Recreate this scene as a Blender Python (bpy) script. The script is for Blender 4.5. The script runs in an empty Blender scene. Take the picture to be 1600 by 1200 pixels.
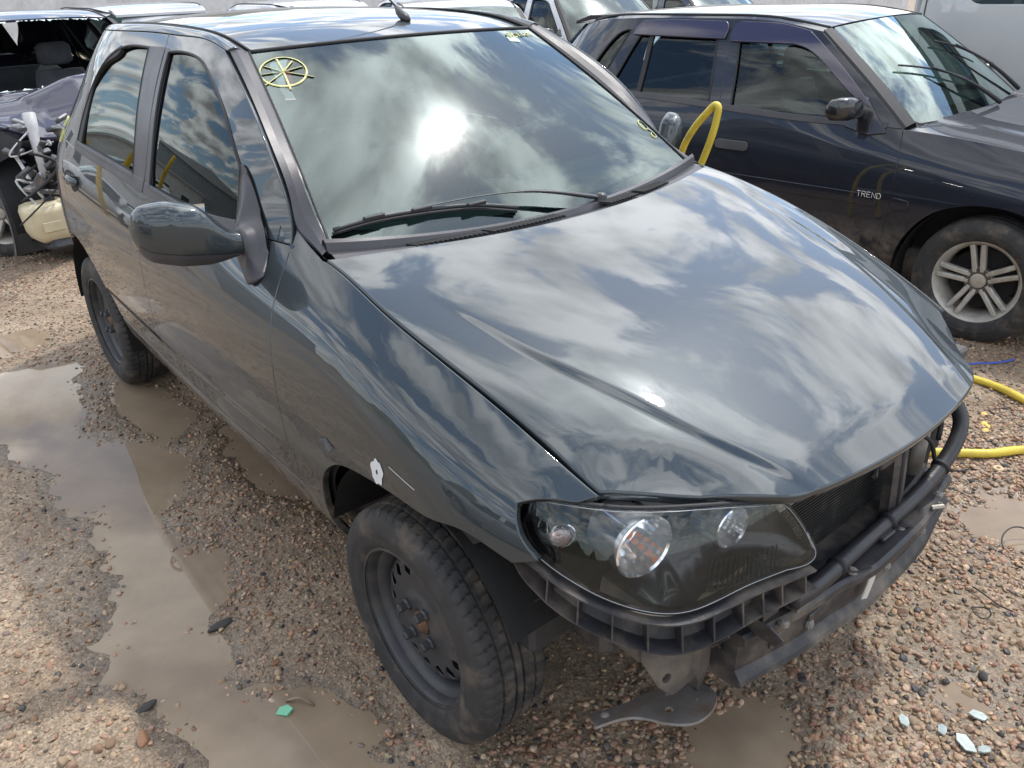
import bpy, math, random
import numpy as np
from mathutils import Matrix, Vector, geometry
random.seed(7); rng = np.random.default_rng(11)
scene = bpy.context.scene; COL = scene.collection
R = math.radians
# ---------------------------------------------------------------- camera
cd = bpy.data.cameras.new('camera'); cam = bpy.data.objects.new('camera', cd); COL.objects.link(cam)
def look(yaw, pitch, roll):
    y, p, r = R(yaw), R(pitch), R(roll)
    f = Vector((math.cos(p)*math.cos(y), math.cos(p)*math.sin(y), math.sin(p)))
    ri = f.cross(Vector((0, 0, 1))).normalized(); up_ = ri.cross(f)
    a = ri*math.cos(r)+up_*math.sin(r); b = up_*math.cos(r)-ri*math.sin(r)
    return Matrix((a, b, -f)).transposed().to_4x4()
cam.matrix_world = Matrix.Translation((1.19961, -1.43764, 1.52510)) @ look(141.60797, -26.60376, -2.11830)
cd.sensor_width = 36; cd.lens = 36*1284.14/1600; cd.clip_start = .05; cd.clip_end = 3000
scene.camera = cam
# ---------------------------------------------------------------- sky, sun, exposure
SUN_AZ, SUN_EL = 99., 58.
SUN = Vector((math.cos(R(SUN_EL))*math.cos(R(SUN_AZ)), math.cos(R(SUN_EL))*math.sin(R(SUN_AZ)), math.sin(R(SUN_EL))))
W = bpy.data.worlds.new('World'); scene.world = W; W.use_nodes = True
def build_sky():
    nt = W.node_tree; N = nt.nodes; L = nt.links; N.clear()
    def n(t, **k):
        x = N.new(t)
        for a, b in k.items(): setattr(x, a, b)
        return x
    def m(op, a, b=None, c=None):
        x = n('ShaderNodeMath', operation=op)
        for i, v in enumerate((a, b, c)):
            if v is None: continue
            if isinstance(v, (int, float)): x.inputs[i].default_value = v
            else: L.new(v, x.inputs[i])
        return x.outputs[0]
    out = n('ShaderNodeOutputWorld'); bg = n('ShaderNodeBackground'); bg.inputs[1].default_value = .15
    sky = n('ShaderNodeTexSky', sky_type='NISHITA', sun_disc=False); sky.sun_elevation = R(SUN_EL); sky.sun_rotation = R(90-SUN_AZ)
    sky.air_density = 1.; sky.dust_density = .6; sky.ozone_density = 2.0
    tc = n('ShaderNodeTexCoord'); nv = n('ShaderNodeVectorMath', operation='NORMALIZE'); L.new(tc.outputs['Generated'], nv.inputs[0])
    sp = n('ShaderNodeSeparateXYZ'); L.new(nv.outputs[0], sp.inputs[0])
    zz = m('MAXIMUM', m('ADD', sp.outputs[2], .12), .05)
    cb = n('ShaderNodeCombineXYZ'); L.new(m('DIVIDE', sp.outputs[0], zz), cb.inputs[0]); L.new(m('DIVIDE', sp.outputs[1], zz), cb.inputs[1])
    mp = n('ShaderNodeMapping'); mp.inputs['Location'].default_value = (12.1, 8.4, .4); mp.inputs['Rotation'].default_value = (0, 0, R(35)); mp.inputs['Scale'].default_value = (1.0, 1.45, 1)
    L.new(cb.outputs[0], mp.inputs[0])
    n1 = n('ShaderNodeTexNoise'); n1.inputs['Scale'].default_value = 2.1; n1.inputs['Detail'].default_value = 12; n1.inputs['Roughness'].default_value = .58; n1.inputs['Distortion'].default_value = .5
    n2 = n('ShaderNodeTexNoise'); n2.inputs['Scale'].default_value = 4.2; n2.inputs['Detail'].default_value = 10; n2.inputs['Roughness'].default_value = .5
    L.new(mp.outputs[0], n1.inputs[0]); L.new(mp.outputs[0], n2.inputs[0])
    cover = n('ShaderNodeMapRange', interpolation_type='SMOOTHSTEP'); cover.inputs[1].default_value = .435; cover.inputs[2].default_value = .535
    L.new(n1.outputs[0], cover.inputs[0])
    lite = n('ShaderNodeMapRange', interpolation_type='SMOOTHSTEP'); lite.inputs[1].default_value = .30; lite.inputs[2].default_value = .70
    lite.inputs[3].default_value = .35; lite.inputs[4].default_value = 1.0
    L.new(n2.outputs[0], lite.inputs[0])
    dp = n('ShaderNodeVectorMath', operation='DOT_PRODUCT'); L.new(nv.outputs[0], dp.inputs[0]); dp.inputs[1].default_value = SUN
    d = m('MAXIMUM', dp.outputs['Value'], 0)
    # light scattered forward by thin cloud round the sun
    glow = m('ADD', m('MULTIPLY', m('POWER', d, 5), .80), m('MULTIPLY', m('POWER', d, 500), 4.5))
    bright = m('MULTIPLY', lite.outputs[0], m('MULTIPLY', m('ADD', glow, .80), 12.))
    cc = n('ShaderNodeCombineColor'); L.new(m('MULTIPLY', bright, .97), cc.inputs[0]); L.new(m('MULTIPLY', bright, .985), cc.inputs[1]); L.new(bright, cc.inputs[2])
    mx = n('ShaderNodeMix', data_type='RGBA'); L.new(cover.outputs[0], mx.inputs['Factor']); L.new(sky.outputs[0], mx.inputs['A']); L.new(cc.outputs[0], mx.inputs['B'])
    L.new(mx.outputs['Result'], bg.inputs[0]); L.new(bg.outputs[0], out.inputs[0])
build_sky()
sl = bpy.data.lights.new('sun', 'SUN'); sl.energy = 1.5; sl.angle = R(2.2); sl.color = (1, .955, .89)
so = bpy.data.objects.new('sun', sl); COL.objects.link(so); so.rotation_euler = (-SUN).to_track_quat('-Z', 'Y').to_euler(); so.location = (0, 6, 12)
vs = scene.view_settings; vs.view_transform = 'Standard'; vs.look = 'None'; vs.gamma = 1; vs.exposure = 0.78; vs.use_curve_mapping = False
# ---------------------------------------------------------------- materials
MATS = {}
def mat(name, col=(.5, .5, .5), rough=.5, metal=0., coat=0., coat_rough=.03, ior=1.5, spec=.5, var=0., var_scale=8., col2=None, mix_scale=6., mix_lo=.45, mix_hi=.6, bump=0., bump_scale=60., rvar=0., vcol=None, emit=None, alpha=None, detail=5):
    if name in MATS: return MATS[name]
    M = bpy.data.materials.new(name); M.use_nodes = True; nt = M.node_tree; N = nt.nodes; L = nt.links
    P = N['Principled BSDF']; P.inputs['Base Color'].default_value = (*col, 1); P.inputs['Roughness'].default_value = rough; P.inputs['Metallic'].default_value = metal
    P.inputs['IOR'].default_value = ior; P.inputs['Specular IOR Level'].default_value = spec
    P.inputs['Coat Weight'].default_value = coat; P.inputs['Coat Roughness'].default_value = coat_rough
    if alpha is not None: P.inputs['Alpha'].default_value = alpha
    tc = N.new('ShaderNodeTexCoord'); src = None
    if vcol:
        a = N.new('ShaderNodeAttribute'); a.attribute_name = vcol; src = a.outputs['Color']
    def noise(sc, det=detail):
        x = N.new('ShaderNodeTexNoise'); x.inputs['Scale'].default_value = sc; x.inputs['Detail'].default_value = det; x.inputs['Roughness'].default_value = .6
        L.new(tc.outputs['Object'], x.inputs[0]); return x.outputs[0]
    def rng_(v, a, b, c, d):
        x = N.new('ShaderNodeMapRange'); x.inputs[1].default_value = a; x.inputs[2].default_value = b; x.inputs[3].default_value = c; x.inputs[4].default_value = d
        L.new(v, x.inputs[0]); return x.outputs[0]
    if col2:
        x = N.new('ShaderNodeMix'); x.data_type = 'RGBA'; L.new(rng_(noise(mix_scale), mix_lo, mix_hi, 0, 1), x.inputs['Factor'])
        if src: L.new(src, x.inputs['A'])
        else: x.inputs['A'].default_value = (*col, 1)
        x.inputs['B'].default_value = (*col2, 1); src = x.outputs['Result']
    if var:
        h = N.new('ShaderNodeHueSaturation'); L.new(rng_(noise(var_scale), .3, .7, 1-var, 1+var), h.inputs['Value'])
        if src: L.new(src, h.inputs['Color'])
        else: h.inputs['Color'].default_value = (*col, 1)
        src = h.outputs[0]
    if src: L.new(src, P.inputs['Base Color'])
    if rvar: L.new(rng_(noise(var_scale*.7), .3, .7, max(0, rough-rvar), rough+rvar), P.inputs['Roughness'])
    if bump:
        b = N.new('ShaderNodeBump'); b.inputs['Strength'].default_value = 1; b.inputs['Distance'].default_value = bump
        L.new(noise(bump_scale), b.inputs['Height']); L.new(b.outputs[0], P.inputs['Normal'])
    if emit: P.inputs['Emission Color'].default_value = (*emit[:3], 1); P.inputs['Emission Strength'].default_value = emit[3]
    MATS[name] = M; return M
def glass(name, tint, gain=1.9, rough=0., haze=.10, refl=(.93, 1, .98)):
    if name in MATS: return MATS[name]
    M = bpy.data.materials.new(name); M.use_nodes = True; nt = M.node_tree; N = nt.nodes; L = nt.links
    for x in list(N):
        if x.type != 'OUTPUT_MATERIAL': N.remove(x)
    o = [x for x in N if x.type == 'OUTPUT_MATERIAL'][0]
    t = N.new('ShaderNodeBsdfTransparent'); t.inputs[0].default_value = (*tint, 1)
    g = N.new('ShaderNodeBsdfGlossy'); g.inputs['Roughness'].default_value = rough; g.inputs[0].default_value = (*refl, 1)
    f = N.new('ShaderNodeFresnel'); f.inputs[0].default_value = 1.5; k = N.new('ShaderNodeMath'); k.operation = 'MULTIPLY'; k.use_clamp = True; k.inputs[1].default_value = gain
    g2 = N.new('ShaderNodeBsdfGlossy'); g2.inputs['Roughness'].default_value = .16; gm_ = N.new('ShaderNodeMixShader'); gm_.inputs[0].default_value = haze; L.new(g.outputs[0], gm_.inputs[1]); L.new(g2.outputs[0], gm_.inputs[2])
    mx = N.new('ShaderNodeMixShader'); L.new(f.outputs[0], k.inputs[0]); L.new(k.outputs[0], mx.inputs[0]); L.new(t.outputs[0], mx.inputs[1]); L.new(gm_.outputs[0], mx.inputs[2]); L.new(mx.outputs[0], o.inputs[0])
    MATS[name] = M; return M
def car_paint(name, col, col_dust=(.22, .185, .15), dust=.10, mud_z=.50, metal=.35, rough=.42, coat_ior=1.6):
    """metallic base under clear coat, a thin uneven film of dust and dried splash along the sills"""
    if name in MATS: return MATS[name]
    M = mat(name, col, rough, metal, 1., .02); M.node_tree.nodes['Principled BSDF'].inputs['Coat IOR'].default_value = coat_ior; M.node_tree.nodes['Principled BSDF'].inputs['Specular IOR Level'].default_value = .25; nt = M.node_tree; N = nt.nodes; L = nt.links; P = N['Principled BSDF']
    tc = N.new('ShaderNodeTexCoord')
    def noise(sc, det=6, r=.62):
        x = N.new('ShaderNodeTexNoise'); x.inputs['Scale'].default_value = sc; x.inputs['Detail'].default_value = det; x.inputs['Roughness'].default_value = r; L.new(tc.outputs['Object'], x.inputs[0]); return x.outputs[0]
    def mr(v, a, b, c, d):
        x = N.new('ShaderNodeMapRange'); x.inputs[1].default_value = a; x.inputs[2].default_value = b; x.inputs[3].default_value = c; x.inputs[4].default_value = d; L.new(v, x.inputs[0]); return x.outputs[0]
    def mth(op, a, b):
        x = N.new('ShaderNodeMath'); x.operation = op; x.use_clamp = True
        for i, v in enumerate((a, b)):
            if isinstance(v, (int, float)): x.inputs[i].default_value = v
            else: L.new(v, x.inputs[i])
        return x.outputs[0]
    sp = N.new('ShaderNodeSeparateXYZ'); L.new(tc.outputs['Object'], sp.inputs[0])
    mud = mth('MULTIPLY', mr(sp.outputs[2], mud_z, mud_z-.13, 0, .62), mr(noise(17, 8), .36, .64, 0, 1))
    film = mr(noise(3.2), .35, .75, dust*.3, dust)
    spots = mth('MULTIPLY', mr(noise(150, 2), .68, .74, 0, 1), .26)
    fac = mth('ADD', mth('ADD', mud, film), spots)
    df = N.new('ShaderNodeBsdfDiffuse'); df.inputs[0].default_value = (*col_dust, 1)
    mx = N.new('ShaderNodeMixShader'); o = [x for x in N if x.type == 'OUTPUT_MATERIAL'][0]
    L.new(fac, mx.inputs[0]); L.new(P.outputs[0], mx.inputs[1]); L.new(df.outputs[0], mx.inputs[2]); L.new(mx.outputs[0], o.inputs[0])
    L.new(mr(noise(5), .3, .7, .006, .022), P.inputs['Coat Roughness'])
    return M
# ---------------------------------------------------------------- object helpers
def link(o, parent=None, label=None, cat=None, group=None, kind=None):
    COL.objects.link(o)
    if parent is not None: o.parent = parent
    for k, v in (('label', label), ('category', cat), ('group', group), ('kind', kind)):
        if v: o[k] = v
    return o
def empty(name, label=None, cat=None, loc=(0, 0, 0), rz=0., group=None, parent=None):
    o = bpy.data.objects.new(name, None); o.empty_display_size = .1; link(o, parent, label, cat, group); o.location = loc; o.rotation_euler = (0, 0, rz); return o
def mesh(name, V, F, m, parent=None, normals=None, smooth=True, **kw):
    me = bpy.data.meshes.new(name); me.from_pydata([tuple(map(float, v)) for v in V], [], [tuple(int(i) for i in f) for f in F]); me.validate(); me.update()
    if m: me.materials.append(m)
    me.polygons.foreach_set('use_smooth', [smooth]*len(me.polygons))
    if normals is not None and len(me.vertices) == len(normals): me.normals_split_custom_set_from_vertices([tuple(map(float, n)) for n in normals])
    return link(bpy.data.objects.new(name, me), parent, **kw)
class MB:
    """collects shapes into one mesh"""
    def __init__(s): s.V = []; s.F = []
    def add(s, V, F):
        b = len(s.V); s.V += [tuple(map(float, v)) for v in V]; s.F += [tuple(i+b for i in f) for f in F]; return s
    def box(s, lo, hi, bev=0., M=None):
        x0, y0, z0 = lo; x1, y1, z1 = hi
        if bev <= 0:
            V = [(x, y, z) for x in (x0, x1) for y in (y0, y1) for z in (z0, z1)]
            F = [(0, 1, 3, 2), (4, 6, 7, 5), (0, 4, 5, 1), (2, 3, 7, 6), (0, 2, 6, 4), (1, 5, 7, 3)]
        else:
            V = []; 
            for x, sx in ((x0, 1), (x1, -1)):
                for y, sy in ((y0, 1), (y1, -1)):
                    for z, sz in ((z0, 1), (z1, -1)): V += [(x+sx*bev, y+sy*bev, z), (x+sx*bev, y, z+sz*bev), (x, y+sy*bev, z+sz*bev)]
            import bmesh
            bm = bmesh.new(); [bm.verts.new(v) for v in V]; bmesh.ops.convex_hull(bm, input=bm.verts[:]); bm.verts.index_update()
            V = [v.co.copy() for v in bm.verts]; F = [tuple(v.index for v in f.verts) for f in bm.faces]; bm.free()
        if M is not None: V = [M @ Vector(v) for v in V]
        return s.add(V, F)
    def prism(s, poly, lo, hi, axes='xz', M=None):
        """polygon in two axes pushed along the third"""
        poly = [tuple(p) for p in poly]; n = len(poly); ax = 'xyz'; a, b = ax.index(axes[0]), ax.index(axes[1]); c = 3-a-b; V = []
        for t in (lo, hi):
            for p in poly: v = [0, 0, 0]; v[a], v[b], v[c] = p[0], p[1], t; V.append(v)
        F = [tuple(range(n))[::-1], tuple(range(n, 2*n))]+[(i, (i+1) % n, n+(i+1) % n, n+i) for i in range(n)]
        if M is not None: V = [M @ Vector(v) for v in V]
        return s.add(V, F)
    def rings(s, rs, closed=True, cap=True):
        n = len(rs[0]); V = [p for r in rs for p in r]; F = []
        for i in range(len(rs)-1):
            for j in range(n if closed else n-1): F.append((i*n+j, i*n+(j+1) % n, (i+1)*n+(j+1) % n, (i+1)*n+j))
        if cap and closed: F += [tuple(range(n))[::-1], tuple(range((len(rs)-1)*n, len(rs)*n))]
        return s.add(V, F)
    def tube(s, path, r, n=8, cap=True, flat=1.):
        P = np.array(path, float); k = len(P); rr = np.ones(k)*r if np.isscalar(r) else np.array(r); T = np.gradient(P, axis=0); T /= np.linalg.norm(T, axis=1)[:, None]+1e-9
        u = np.cross(T[0], (0, 0, 1.)); u = u if np.linalg.norm(u) > .05 else np.cross(T[0], (1., 0, 0)); u /= np.linalg.norm(u); R_ = []
        for i in range(k):
            u = u-T[i]*(u@T[i]); u /= np.linalg.norm(u); w = np.cross(T[i], u); a = np.arange(n)*2*np.pi/n
            R_.append([P[i]+rr[i]*(math.cos(t)*u+flat*math.sin(t)*w) for t in a])
        return s.rings(R_, cap=cap)
    def lathe(s, prof, axis='y', n=48, c=(0, 0, 0), cap=False):
        """profile (radius, along axis)"""
        R_ = []
        for r, h in prof:
            ring = []
            for i in range(n):
                a = 2*np.pi*i/n; u, w = r*math.cos(a), r*math.sin(a)
                ring.append({'y': (c[0]+u, c[1]+h, c[2]+w), 'z': (c[0]+u, c[1]+w, c[2]+h), 'x': (c[0]+h, c[1]+u, c[2]+w)}[axis])
            R_.append(ring)
        return s.rings(R_, cap=cap)
    def strip(s, A, B): 
        n = len(A); return s.add(list(A)+list(B), [(i, i+1, n+i+1, n+i) for i in range(n-1)])
    def build(s, name, m, parent=None, smooth=False, auto=None, **kw):
        o = mesh(name, s.V, s.F, m, parent, smooth=smooth or auto is not None, **kw)
        import bmesh
        bm = bmesh.new(); bm.from_mesh(o.data); bmesh.ops.recalc_face_normals(bm, faces=bm.faces[:])
        if auto is not None:
            c = math.cos(R(auto))
            for e in bm.edges:
                if len(e.link_faces) == 2 and e.link_faces[0].normal.dot(e.link_faces[1].normal) < c: e.smooth = False
        bm.to_mesh(o.data); bm.free(); return o
def pip(P, Q):
    """points Q inside closed polygon P (even-odd)"""
    x, y = Q[:, 0], Q[:, 1]; r = np.zeros(len(Q), bool); a = P; b = np.roll(P, -1, 0)
    for (x0, y0), (x1, y1) in zip(a, b):
        if y0 == y1: continue
        c = ((y0 > y) != (y1 > y)) & (x < (x1-x0)*(y-y0)/(y1-y0)+x0); r ^= c
    return r
def area(P): x, y = P[:, 0], P[:, 1]; return .5*np.sum(x*np.roll(y, -1)-y*np.roll(x, -1))
def dens(P, step):
    out = []
    for a, b in zip(P, np.roll(P, -1, 0)):
        k = max(1, int(np.ceil(np.linalg.norm(b-a)/step))); out += [a+(b-a)*i/k for i in range(k)]
    return np.array(out)
def shrink(P, g):
    """move a CCW loop inwards by g"""
    d1 = P-np.roll(P, 1, 0); d2 = np.roll(P, -1, 0)-P
    n1 = np.stack([-d1[:, 1], d1[:, 0]], 1); n2 = np.stack([-d2[:, 1], d2[:, 0]], 1)
    n1 /= np.linalg.norm(n1, axis=1)[:, None]+1e-12; n2 /= np.linalg.norm(n2, axis=1)[:, None]+1e-12
    n = n1+n2; l = np.linalg.norm(n, axis=1)[:, None]; n = n/np.maximum(l, .5); k = np.clip(1/np.maximum((n*n1).sum(1), .4), 1, 2)[:, None]
    return P+n*g*k
def grad_normals(f, u, v, e=(1e-3, 1e-3)):
    a = f(u+e[0], v)-f(u-e[0], v); b = f(u, v+e[1])-f(u, v-e[1]); n = np.cross(a, b); return n/(np.linalg.norm(n, axis=1)[:, None]+1e-12)
RIM = ((0, 0, 0), (.0018, .0006, .5), (.0026, .0026, 1), (.0026, .016, 1))
RIM_SOFT = ((0, 0, 0), (.004, .0012, .45), (.007, .005, .8), (.008, .011, 1), (.007, .022, 1))
def panel(name, loops, f, m, parent=None, res=.03, gap=.0025, rim=RIM, mirror=False, e=(1e-3, 1e-3), step=None, extra=None, **kw):
    """sheet-metal panel: closed (u, v) loops (first outer, others holes) laid on the surface f, edges rolled in"""
    L = []
    for i, P in enumerate(loops):
        P = np.array(P, float); P = dens(P, step or res*.5)
        if (area(P) > 0) != (i == 0): P = P[::-1]
        L.append(shrink(P, gap) if gap else P)
    r = res if not np.isscalar(res) else (res, res)
    lo = L[0].min(0); hi = L[0].max(0); G = np.stack(np.meshgrid(np.arange(lo[0]+r[0]/2, hi[0], r[0]), np.arange(lo[1]+r[1]/2, hi[1], r[1])), -1).reshape(-1, 2)
    ins = pip(L[0], G)
    for h in L[1:]: ins &= ~pip(h, G)
    G = G[ins]; B = np.concatenate(L)
    if len(G):
        sc = np.array([1/r[0], 1/r[1]]); D = np.full(len(G), 1e9)
        for k in range(0, len(B), 200): D = np.minimum(D, np.linalg.norm((G[:, None]-B[None, k:k+200])*sc, axis=2).min(1))
        G = G[D > .45]
    if extra is not None:
        X_ = np.asarray(extra, float); X_ = X_[pip(L[0], X_)]; D = np.concatenate([np.linalg.norm(G[k:k+500, None]-X_[None], axis=2).min(1) for k in range(0, len(G), 500)]); G = np.concatenate([G[D > .011], X_])
    pts = np.concatenate([B, G]); edges = []; k = 0
    for P in L: edges += [(k+i, k+(i+1) % len(P)) for i in range(len(P))]; k += len(P)
    vo, eo, fo, *_ = geometry.delaunay_2d_cdt([Vector(p) for p in pts], edges, [], 0, 1e-6)
    uv = np.array([tuple(v) for v in vo]); T = np.array([t for t in fo if len(t) == 3]); c = uv[T].mean(1); ok = pip(L[0], c)
    for h in L[1:]: ok &= ~pip(h, c)
    T = T[ok]; s = (uv[T[:, 1]]-uv[T[:, 0]]); q = (uv[T[:, 2]]-uv[T[:, 0]]); T[(s[:, 0]*q[:, 1]-s[:, 1]*q[:, 0]) < 0] = T[(s[:, 0]*q[:, 1]-s[:, 1]*q[:, 0]) < 0][:, ::-1]
    V = f(uv[:, 0], uv[:, 1]); Nn = grad_normals(f, uv[:, 0], uv[:, 1], e); F = [tuple(t) for t in T]; V = list(V); Nn = list(Nn)
    if rim:
        for P in L:
            X = f(P[:, 0], P[:, 1]); nn = grad_normals(f, P[:, 0], P[:, 1], e); t = np.roll(X, -1, 0)-np.roll(X, 1, 0); t /= np.linalg.norm(t, axis=1)[:, None]+1e-12
            o = np.cross(t, nn); base = len(V); k = len(P)
            for (ox, dz, w) in rim:
                V += list(X+o*ox-nn*dz); q = nn*(1-w)+o*w; Nn += list(q/(np.linalg.norm(q, axis=1)[:, None]+1e-9))
            for a in range(len(rim)-1):
                for i in range(k): j = (i+1) % k; F.append((base+a*k+i, base+(a+1)*k+i, base+(a+1)*k+j, base+a*k+j))
    V = np.array(V); Nn = np.array(Nn)
    if mirror: V = V*(1, -1, 1); Nn = Nn*(1, -1, 1); F = [x[::-1] for x in F]
    return mesh(name, V, F, m, parent, normals=Nn, **kw)
def both(fn):
    """run a builder for the right and the left side"""
    return [fn(False), fn(True)]
def mir(o):
    """mirrored copy of a mesh object across y"""
    me = o.data.copy(); c = o.copy(); c.data = me; COL.objects.link(c)
    me.transform(Matrix.Scale(-1, 4, (0, 1, 0))); me.flip_normals(); return c
def circle(cx, cy, r, n=24, ry=None): a = np.arange(n)*2*np.pi/n; return np.stack([cx+r*np.cos(a), cy+(ry or r)*np.sin(a)], 1)
# ---------------------------------------------------------------- curves and car surfaces
def ncs(xn, Y, x):
    """natural cubic spline; xn (n,), Y (n,) -> values at x"""
    xn = np.asarray(xn, float); Y = np.asarray(Y, float); n = len(xn); h = np.diff(xn)
    A = np.zeros((n, n)); b = np.zeros(n); A[0, 0] = A[-1, -1] = 1
    for i in range(1, n-1):
        A[i, i-1] = h[i-1]; A[i, i] = 2*(h[i-1]+h[i]); A[i, i+1] = h[i]
        b[i] = 6*((Y[i+1]-Y[i])/h[i]-(Y[i]-Y[i-1])/h[i-1])
    M = np.linalg.solve(A, b); x = np.asarray(x, float)
    i = np.clip(np.searchsorted(xn, x)-1, 0, n-2); hh = h[i]; t0 = xn[i+1]-x; t1 = x-xn[i]
    # linear extrapolation outside
    v = M[i]*t0**3/(6*hh)+M[i+1]*t1**3/(6*hh)+(Y[i]/hh-M[i]*hh/6)*t0+(Y[i+1]/hh-M[i+1]*hh/6)*t1
    lo = x < xn[0]; hi = x > xn[-1]
    s0 = (Y[1]-Y[0])/h[0]-h[0]*(2*M[0]+M[1])/6; s1 = (Y[-1]-Y[-2])/h[-1]+h[-1]*(M[-2]+2*M[-1])/6
    v = np.where(lo, Y[0]+s0*(x-xn[0]), v); return np.where(hi, Y[-1]+s1*(x-xn[-1]), v)
def ncs_rows(Z, Y, z):
    """per-row natural cubic spline: Z,Y (N,k); z (N,)"""
    N, k = Z.shape; h = np.diff(Z, axis=1); A = np.zeros((N, k, k)); b = np.zeros((N, k))
    A[:, 0, 0] = 1; A[:, -1, -1] = 1
    for i in range(1, k-1):
        A[:, i, i-1] = h[:, i-1]; A[:, i, i] = 2*(h[:, i-1]+h[:, i]); A[:, i, i+1] = h[:, i]
        b[:, i] = 6*((Y[:, i+1]-Y[:, i])/h[:, i]-(Y[:, i]-Y[:, i-1])/h[:, i-1])
    M = np.linalg.solve(A, b[..., None])[..., 0]; r = np.arange(N)
    i = np.clip((z[:, None] > Z).sum(1)-1, 0, k-2); hh = h[r, i]
    zc = np.clip(z, Z[:, 0], Z[:, -1]); t0 = Z[r, i+1]-zc; t1 = zc-Z[r, i]
    v = M[r, i]*t0**3/(6*hh)+M[r, i+1]*t1**3/(6*hh)+(Y[r, i]/hh-M[r, i]*hh/6)*t0+(Y[r, i+1]/hh-M[r, i+1]*hh/6)*t1
    s0 = (Y[:, 1]-Y[:, 0])/h[:, 0]-h[:, 0]*(2*M[:, 0]+M[:, 1])/6
    s1 = (Y[:, -1]-Y[:, -2])/h[:, -1]+h[:, -1]*(M[:, -2]+2*M[:, -1])/6
    return v+np.where(z < Z[:, 0], s0*(z-Z[:, 0]), 0)+np.where(z > Z[:, -1], s1*(z-Z[:, -1]), 0)
class Side:
    """right-hand flank of a car: half width Y(x, z) from knot lines along the car"""
    def __init__(s, X, rows): s.X = np.array(X); s.rows = [(np.array(y)*np.ones(len(X)), np.array(z)*np.ones(len(X))) for y, z in rows]
    def Y(s, x, z):
        x = np.atleast_1d(np.asarray(x, float)); z = np.atleast_1d(np.asarray(z, float))
        Yk = np.stack([ncs(s.X, r[0], x) for r in s.rows], 1); Zk = np.stack([ncs(s.X, r[1], x) for r in s.rows], 1)
        return ncs_rows(Zk, Yk, z)
    def line(s, k, x): return ncs(s.X, s.rows[k][0], x), ncs(s.X, s.rows[k][1], x)
    def __call__(s, u, v): u = np.asarray(u, float); v = np.asarray(v, float); return np.stack([u, -s.Y(u, v), v], 1)
def spl(pts, step=.012):
    """open smooth curve through 2-D or 3-D points"""
    P = np.array(pts, float)
    if len(P) == 2:
        n = max(2, int(np.linalg.norm(P[1]-P[0])/step)+1); t = np.linspace(0, 1, n)[:, None]; return P[0]*(1-t)+P[1]*t
    d = np.linalg.norm(np.diff(P, axis=0), axis=1)**.75; t = np.concatenate([[0], np.cumsum(d)])
    L = np.linalg.norm(np.diff(P, axis=0), axis=1).sum(); tt = np.linspace(0, t[-1], max(3, int(L/step)+1))
    return np.stack([ncs(t, P[:, k], tt) for k in range(P.shape[1])], 1)
def chain(*segs):
    out = []
    for s in segs:
        s = np.asarray(s, float)
        if out and np.linalg.norm(out[-1][-1]-s[0]) < 1e-4: s = s[1:]
        if len(s): out.append(s)
    P = np.concatenate(out); return P[:-1] if np.linalg.norm(P[0]-P[-1]) < 1e-4 else P

# ---- the dark green-grey hatchback
PX = [-2.98, -2.86, -2.72, -2.56, -2.37, -1.9, -1.4, -.9, -.43, -.2, 0, .2, .4, .55]
PB_y = [.40, .56, .650, .698, .722, .737, .742, .730, .661, .667, .655, .631, .601, .56]
PB_z = [1.03, 1.03, 1.02, 1.01, 1.00, .985, .968, .962, .9655, .920, .866, .8005, .7198, .655]
low = Side(PX, [
 ([.42, .57, .64, .67, .685, .70, .705, .705, .705, .705, .70, .69, .64, .58], .235),
 ([.48, .62, .685, .72, .735, .748, .755, .756, .752, .75, .747, .735, .675, .61], .31),
 ([.51, .66, .722, .755, .769, .781, .790, .792, .786, .786, .783, .769, .70, .635], .44),
 ([.52, .675, .738, .772, .787, .80, .81, .812, .807, .804, .798, .780, .712, .64], [.62, .62, .62, .62, .62, .62, .62, .62, .62, .62, .61, .595, .57, .55]),
 ([.50, .655, .728, .766, .782, .796, .803, .803, .793, .787, .778, .752, .695, .63], [.80, .80, .80, .795, .79, .785, .78, .775, .775, .765, .74, .70, .645, .60]),
 ([.46, .615, .700, .742, .760, .773, .778, .772, .745, .745, .735, .710, .660, .60], [.92, .92, .92, .91, .90, .89, .885, .88, .885, .855, .81, .755, .687, .63]),
 (PB_y, PB_z)])
up = Side(PX[:10], [
 ([.46, .615, .700, .742, .760, .773, .778, .772, .745, .745], [.92, .92, .92, .91, .90, .89, .885, .88, .885, .855]),
 (PB_y[:10], PB_z[:10]),
 ([.13, .33, .480, .585, .636, .657, .661, .648, .572, .54], 1.17),
 ([-.1, .12, .31, .455, .535, .566, .570, .554, .48, .44], 1.335),
 ([-.18, .04, .23, .39, .482, .522, .526, .510, .43, .39], 1.40)])
def hermite(t): t = np.clip(t, 0, 1); return t*t*(3-2*t)
_lowY = low.Y
def _low_crease(x, z): return _lowY(x, z)-.006*hermite((.507-np.asarray(z, float))/.016)*hermite((-.30-np.asarray(x, float))/.2)
low.Y = _low_crease
def belt(x): return ncs(PX, PB_z, x)

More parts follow.
